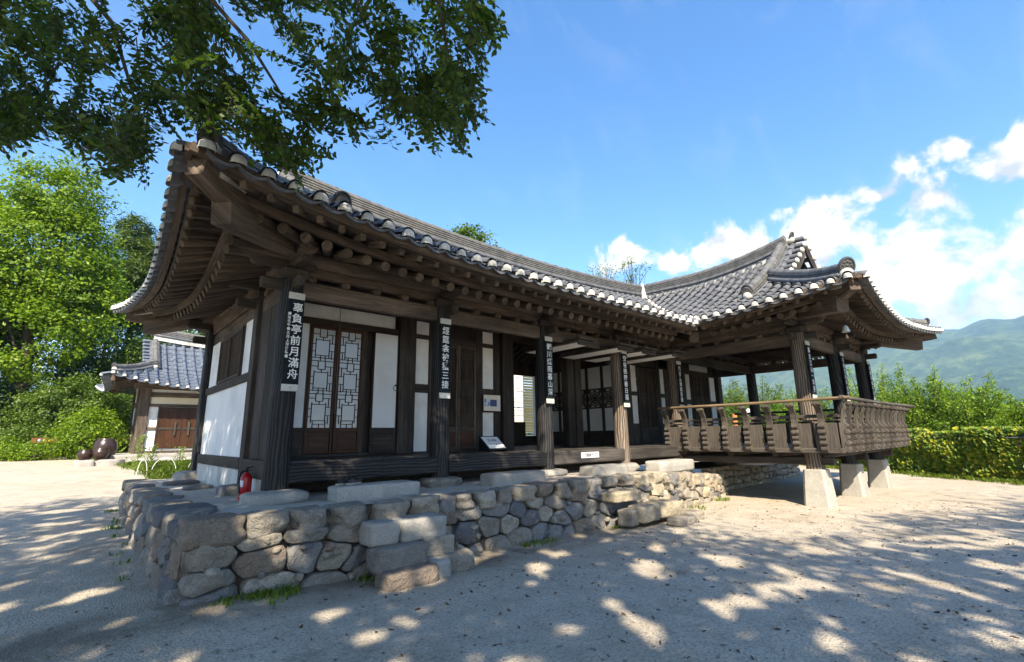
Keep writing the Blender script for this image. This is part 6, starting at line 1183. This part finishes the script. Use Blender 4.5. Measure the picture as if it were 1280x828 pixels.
def sprays_mesh(data, rng, org, size=.074, step=.030, ltw=(.4, .8)):
    tw = MB(); P, D, N = [], [], []
    for x, y, z, dx, dy, dz in data:
        s_ = Vector((x, y, z)); d = Vector((dx, dy, dz)); L = rng.uniform(*ltw); s_ -= d*L*.6; bend = Vector((0, 0, -.18*L)); pl = Vector((0, 0, 1))-d*d.z; pl = (pl+Vector(rng.normal(size=3))*.35).normalized(); side = d.cross(pl).normalized()
        pts = [s_+d*L*t+bend*t*t for t in np.linspace(0, 1, 5)]; tw.tube(pts, [.005, .0045, .004, .003, .002], 5, False)
        subs = [(pts, L)]
        for q in range(int(3+L*9)):
            t = rng.uniform(.1, .9); sg = 1 if q % 2 else -1; b = s_+d*L*t+bend*t*t; dd = (d*.75+side*sg*rng.uniform(.5, 1.0)+pl*rng.uniform(-.25, .1)).normalized(); l2 = rng.uniform(.14, .30)*(1.15-t*.5); sp = [b+dd*l2*u+Vector((0, 0, -.25*l2*u*u)) for u in np.linspace(0, 1, 4)]; tw.tube(sp, [.003, .0025, .002, .001], 4, False); subs.append((sp, l2))
        for sp, l_ in subs:
            k = int(l_/step); m = len(sp)-1
            for q in range(k):
                f = (q+.5)/k*m; i = min(m-1, int(f)); c = sp[i].lerp(sp[i+1], f-i); td = (sp[i+1]-sp[i]).normalized(); sg = 1 if q % 2 else -1; ld_ = (td*.55+side*sg*.8*(1 if abs(td.dot(side)) < .7 else .4)+td.cross(pl)*sg*.4+Vector((0, 0, -.25))).normalized(); c = c+ld_*size*.5
                P.append(tuple(c)); D.append(tuple(ld_)); N.append(tuple(pl))
    return tw, leaves_mesh('crown', P, size, rng, org, .50, .1, np.array(N), np.array(D)*1.6, .25, True)
rng = np.random.default_rng(9); tw, lm = sprays_mesh(SPRAYS, rng, (-5.2, -3.6, 0), step=.027)
obj('drooping_leaves', lm, L_ZEL, zk); obj('twigs', tw, W_BARK, zk)
bo = MB()
for pts, r in (([(-4.6, -3.0, 5.2), (-3.4, .8, 7.2), (-2.2, 4.4, 8.2), (-1.2, 7.0, 7.4), (-.3, 6.2, 6.0), (.05, 5.45, 4.6)], .075), ([(-3.4, .8, 7.2), (-1.6, 3.2, 7.4), (-.3, 4.9, 6.3), (.75, 4.65, 5.3), (1.15, 4.35, 4.5)], .05), ([(-4.4, -2.6, 6.2), (-1.4, 1.2, 7.4), (.5, 2.6, 6.4), (1.4, 3.7, 5.5), (1.75, 3.75, 4.9)], .05), ([(-.6, 2.0, 7.0), (1.2, 2.4, 6.0), (2.0, 3.1, 5.0), (2.2, 3.25, 4.7)], .035), ([(-2.2, 4.4, 8.2), (-2.6, 8.0, 8.4), (-1.9, 9.0, 7.2)], .06)):
    m = len(pts)-1; bo.tube(pts, [r*(1-.85*i/m) for i in range(m+1)], 9, True, True, .1, int(r*100))
obj('boughs', bo, W_BARK, zk)
def shade_crown(ells, n_clump, per, spread, size, seed, cut=None):
    r = np.random.default_rng(seed); p, nn, cl = crown_pts(ells, n_clump, per, spread, r, .25); p = p[p[:, 2] > 3.8]
    if cut is not None: p = p[cut(p)]
    return p
def dapple_holes(p, thr):      # holes cut through the crown along the sun's rays, added to shape the dapples
    gx = p[:, 0]+.676*p[:, 2]; gy = p[:, 1]+.833*p[:, 2]; a = (gx*.63+gy*.777)*1.8; b = (-gx*.777+gy*.63)*3.0
    return np.array([noise.noise(Vector((x, y, 3.3)))+.45*noise.noise(Vector((x*2.3, y*2.3, 8.1))) < thr for x, y in zip(a, b)])
def crown_keep(p):      # drops crown leaves that would hang in view, then cuts the dapple holes
    gx = p[:, 0]+.676*p[:, 2]; gy = p[:, 1]+.833*p[:, 2]; el = np.arctan2(p[:, 2]-1.5, np.maximum(.01, p[:, 0]*hd.x+p[:, 1]*hd.y)); fwd = p[:, 0]*hd.x+p[:, 1]*hd.y; sid = p[:, 0]*rt.x+p[:, 1]*rt.y
    infr = (fwd > .3) & (el < R_(56))
    return ~infr & dapple_holes(p, .36)
P = shade_crown([(-5.0, -3.5, 9.5, 4.6, 4.6, 3.2), (-2.2, -4.2, 8.8, 4.0, 3.6, 2.6), (-5.5, 1.2, 9.0, 3.6, 4.2, 2.4), (-2.4, 0.2, 9.4, 3.4, 3.4, 2.2), (-.4, -2.4, 9.0, 2.4, 3.0, 1.8), (-3.2, 3.2, 9.6, 2.2, 2.2, 1.4), (-6.3, 4.4, 9.0, 2.6, 3.0, 1.6)], 1330, 84, .36, .12, 51, crown_keep)
obj('crown', leaves_mesh('crown', P, .135, np.random.default_rng(5), (-5.2, -3.6, 0), .6, .5), L_ZEL, zk)
z2 = thing('zelkova_tree', 'second shade tree behind the viewpoint, shading the right of the yard', 'tree', (6.0, -11.0, 0))
obj('trunk', MB().tube([(6, -11, -.2), (6, -10.9, 1), (5.8, -10.5, 4), (5.4, -9.8, 7), (5, -9, 10)], [.6, .45, .38, .25, .1], 14, True, True, .15, 4), W_BARK, z2)
P = shade_crown([(3.2, -8.2, 9.3, 3.8, 2.3, 2.0), (7.2, -8.6, 9.2, 3.2, 2.0, 1.8), (.5, -7.2, 8.8, 3.0, 2.2, 1.8), (11.5, -9.2, 9.5, 2.6, 1.6, 1.4)], 560, 80, .38, .12, 52, lambda p: dapple_holes(p, .24))
obj('crown', leaves_mesh('crown', P, .135, np.random.default_rng(6), (6.0, -11.0, 0), .6, .5), L_ZEL, z2)
bo = MB()
for e in ((2, -7.5, 9), (8, -8.5, 9), (11, -9, 9.5), (.5, -7, 9)): bo.tube([(5.8, -10.5, 5), ((5.8+e[0])/2, (-10.5+e[1])/2, 8), e], [.2, .12, .05], 8)
obj('boughs', bo, W_BARK, z2)
# ------------------------------------------------------------------ grass, weeds, litter
rng = np.random.default_rng(31)
def tufts(pts, h, rng, per=14, spread=.06):
    V, F = [], []
    for x, y, z in pts:
        for _ in range(per):
            a = rng.uniform(0, 2*math.pi); l = h*rng.uniform(.5, 1.2); bx, by = x+rng.normal()*spread, y+rng.normal()*spread; tx, ty = math.cos(a)*l*.55, math.sin(a)*l*.55; w_ = .006+.004*rng.uniform(); i = len(V)
            V += [(bx-math.sin(a)*w_, by+math.cos(a)*w_, z-.01), (bx+math.sin(a)*w_, by-math.cos(a)*w_, z-.01), (bx+tx*.5+math.sin(a)*w_*.7, by+ty*.5-math.cos(a)*w_*.7, z+l*.65), (bx+tx, by+ty, z+l*.85), (bx+tx*.5-math.sin(a)*w_*.7, by+ty*.5+math.cos(a)*w_*.7, z+l*.65)]; F.append((i, i+1, i+2, i+3, i+4))
    return fast_mesh('grass', np.array(V), np.array(F))
pt = []
for _ in range(150):
    s_ = rng.uniform(0, FL-.3); x, y, z = pf(s_, 0, .10+abs(rng.normal())*.10); dens_ = noise.noise(Vector((s_*1.3, 4, 0)))
    if dens_ > .05: pt.append((x, y, gz(x, y)))
for _ in range(16): x, y, z = lf(rng.uniform(0, LL), 0, .10+abs(rng.normal())*.06); pt.append((x, y, gz(x, y)))
for _ in range(22): a, b = rng.normal()*.22, abs(rng.normal())*.08; pt.append((1.5+a, 5.30-b, gz(1.5, 5.3)))
obj('grass_tufts', tufts(pt, .06, rng, 9, .045), L_GRA, kind='stuff')
pt = [(x, y, gz(x, y)) for x, y in zip(rng.uniform(1.2, 4.6, 700), rng.uniform(17.5, 24, 700)) if noise.noise(Vector((x*.7, y*.4, 0))) > -.12 and x > 1.6+.06*(24-y)]
obj('lawn_grass', tufts(pt, .22, rng, 22, .16), L_GRA, kind='stuff')
pt = [(VA.x+vd.x*s_+vn.x*.55+rng.normal()*.12, VA.y+vd.y*s_+vn.y*.55+rng.normal()*.12, 0) for s_ in rng.uniform(0, 19, 260)]
obj('wall_foot_grass', tufts(pt, .16, rng, 12, .10), L_GRA, kind='stuff')
for k, (x, y, h, lab) in enumerate(((1.55, 20.0, 1.25, 'tallest leafy weed stalk by the wire hoops'), (1.95, 20.4, .95, 'leafy weed stalk second from the wire hoops, below the door post'), (2.8, 21.0, .8, 'short weed in front of the plank door'), (3.35, 21.2, .95, 'bushy weed in front of the right door leaf'), (3.75, 20.6, 1.5, 'tall weed against the house corner post'))):
    b = (x, y, gz(x, y)); t = thing('weed_plant', lab, 'weed', b, 'weeds before the outbuilding'); r = np.random.default_rng(k); ps = []
    st_ = MB(); st_.tube([b, (x+.04, y, b[2]+h*.6), (x+.1, y, b[2]+h)], [.014, .011, .004], 6)
    for q in range(3): st_.tube([(x+.02, y, b[2]+h*(.35+.15*q)), (x+r.uniform(-.3, .3), y+r.uniform(-.2, .2), b[2]+h*(.6+.15*q))], [.008, .003], 5)
    obj('stem', st_, L_GRA, t); n = int(150*h); tz = r.uniform(.15, 1, n); P = np.stack([x+.1*tz+r.normal(size=n)*.10, y+r.normal(size=n)*.10, b[2]+h*tz], 1); obj('leaves', leaves_mesh('leaves', P, .09, r, b, .45, .5), L_GRA, t)
for k, (x, w_, h, lab) in enumerate(((1.7, .13, .50, 'narrow white wire hoop beside the tallest weed'), (2.3, .34, .52, 'wide white wire hoop over the grass'), (3.3, .30, .45, 'thin low wire hoop nearest the house corner'))):
    y = 19.6+.3*k; z = gz(x, y); obj('wire_hoop', MB().tube([(x+w_*math.cos(a), y, z+h*math.sin(a)) for a in np.linspace(0, math.pi, 15)], .010 if k < 2 else .006, 6), PLAS, None, lab, 'garden hoop', group='wire garden hoops', loc=(x, y, z))
n = 1400; xs_ = rng.uniform(-2, 14, n); ys_ = rng.uniform(.2, 6, n); ok = np.array([not (a > .6 and b > 5.2) for a, b in zip(xs_, ys_)]); P = np.stack([xs_, ys_, np.array([gz(a, b) for a, b in zip(xs_, ys_)])+.008], 1)[ok]
obj('fallen_leaves', leaves_mesh('fallen_leaves', P, .042, rng, (0, 0, 0), .5, 3.0, var=.6, hexa=True), L_DRY, kind='stuff')
pb = MB()
for k in range(520): x, y = rng.uniform(-1.5, 10), rng.uniform(.4, 5.3); rock(pb, (x, y, gz(x, y)+.002), (rng.uniform(.012, .035),)*2+(rng.uniform(.008, .02),), k, rng.uniform(0, 3), 3, .15, 2)
obj('pebbles', pb, STONE, kind='stuff')
# ------------------------------------------------------------------ hills
def hills(name, rows, az0, az1, naz, fh):
    vs = []; 
    for i in range(naz+1):
        a = R_(az0+(az1-az0)*i/naz)
        for r in rows: vs.append((r*math.cos(a), r*math.sin(a), fh(az0+(az1-az0)*i/naz, r)))
    m = len(rows); mb = MB(); mb.add(vs, [(i*m+j, (i+1)*m+j, (i+1)*m+j+1, i*m+j+1) for i in range(naz) for j in range(m-1)], None, True); obj(name, mb, HILL, kind='structure')
def el(az):
    pts = [(-40, 5.5), (-10, 6.2), (-2, 7.4), (1.1, 8.15), (3.4, 8.8), (5.5, 8.45), (7.8, 8.0), (11.8, 7.2), (17, 7.6), (21, 6.6), (30, 5.2), (60, 4.2), (120, 4)]
    for (a, b), (c, d) in zip(pts, pts[1:]):
        if a <= az <= c: return b+(d-b)*sst(a, c, az)
    return 4
def fh(az, r):
    peak = 3300*math.tan(R_(el(az))); t = sst(1300, 3300, r) if r < 3300 else 1-.5*sst(3300, 5200, r); x, y = r*math.cos(R_(az)), r*math.sin(R_(az)); q = Vector((x*.0012, y*.0012, 0))
    rid = (1-abs(noise.noise(q*1.7))*2)*60*sst(1400, 2300, r)*(1-sst(2900, 3300, r)*.8)+noise.noise(q*6)*22*sst(1300, 2000, r)+noise.noise(q*19)*9*sst(1300, 2000, r)
    return peak*t+rid-2
hills('mountains', [1250, 1400, 1550, 1700, 1850, 2000, 2150, 2300, 2450, 2600, 2750, 2900, 3050, 3200, 3300, 3450, 3700, 4200, 5200], -45, 125, 340, fh)
hills('foothills', [300, 420, 520, 640, 760, 900, 1050, 1250], -40, 40, 160, lambda az, r: max(-8, (22+30*noise.noise(Vector((az*.16, r*.002, 7))))*sst(420, 800, r)*(1-.4*sst(800, 1250, r)))-6)
for k, (az, r, w_, h, lab) in enumerate(((.9, 1150, 34, 14, 'pale far building at the foot of the mountains, upper one'), (.6, 900, 40, 9, 'low pale far building at the foot of the mountains'), (2.0, 1100, 22, 10, 'small tan far building below the mountain slope'))):
    x, y = r*math.cos(R_(az)), r*math.sin(R_(az)); z = 30 if k != 1 else 24; t = thing('far_building', lab, 'building', (x, y, z), 'far buildings in the valley')
    obj('wall', MB().bb(x-8, x+8, y-w_/2, y+w_/2, z-25, z+h), (PLAS, PLAS, YPLAS)[k], t); obj('roof', MB().prism([(-w_/2-1, h), (w_/2+1, h), (0, h+4)], (x, y, z), (0, 1, 0), UP, (1, 0, 0), 18), TILE, t)
# ------------------------------------------------------------------ air between here and the mountains
def f_haze(name):
    m = bpy.data.materials.new(name); m.use_nodes = True; t = NT(m.node_tree)
    v = t.new('ShaderNodeVolumePrincipled', {'Color': (.40, .66, 1.0, 1), 'Density': HAZE, 'Anisotropy': 0.0}).outputs[0]
    t.l.new(v, t.new('ShaderNodeOutputMaterial').inputs['Volume']); return m
HAZE = 2.0e-4
hz = MB(); hz.add([(x, y, z) for z in (-22, 640) for x, y in ((-4200, -4200), (6200, -4200), (6200, 6200), (-4200, 6200))], [(3, 2, 1, 0), (4, 5, 6, 7), (0, 1, 5, 4), (1, 2, 6, 5), (2, 3, 7, 6), (3, 0, 4, 7)])
obj('haze', hz, f_haze('haze_air'), kind='stuff')
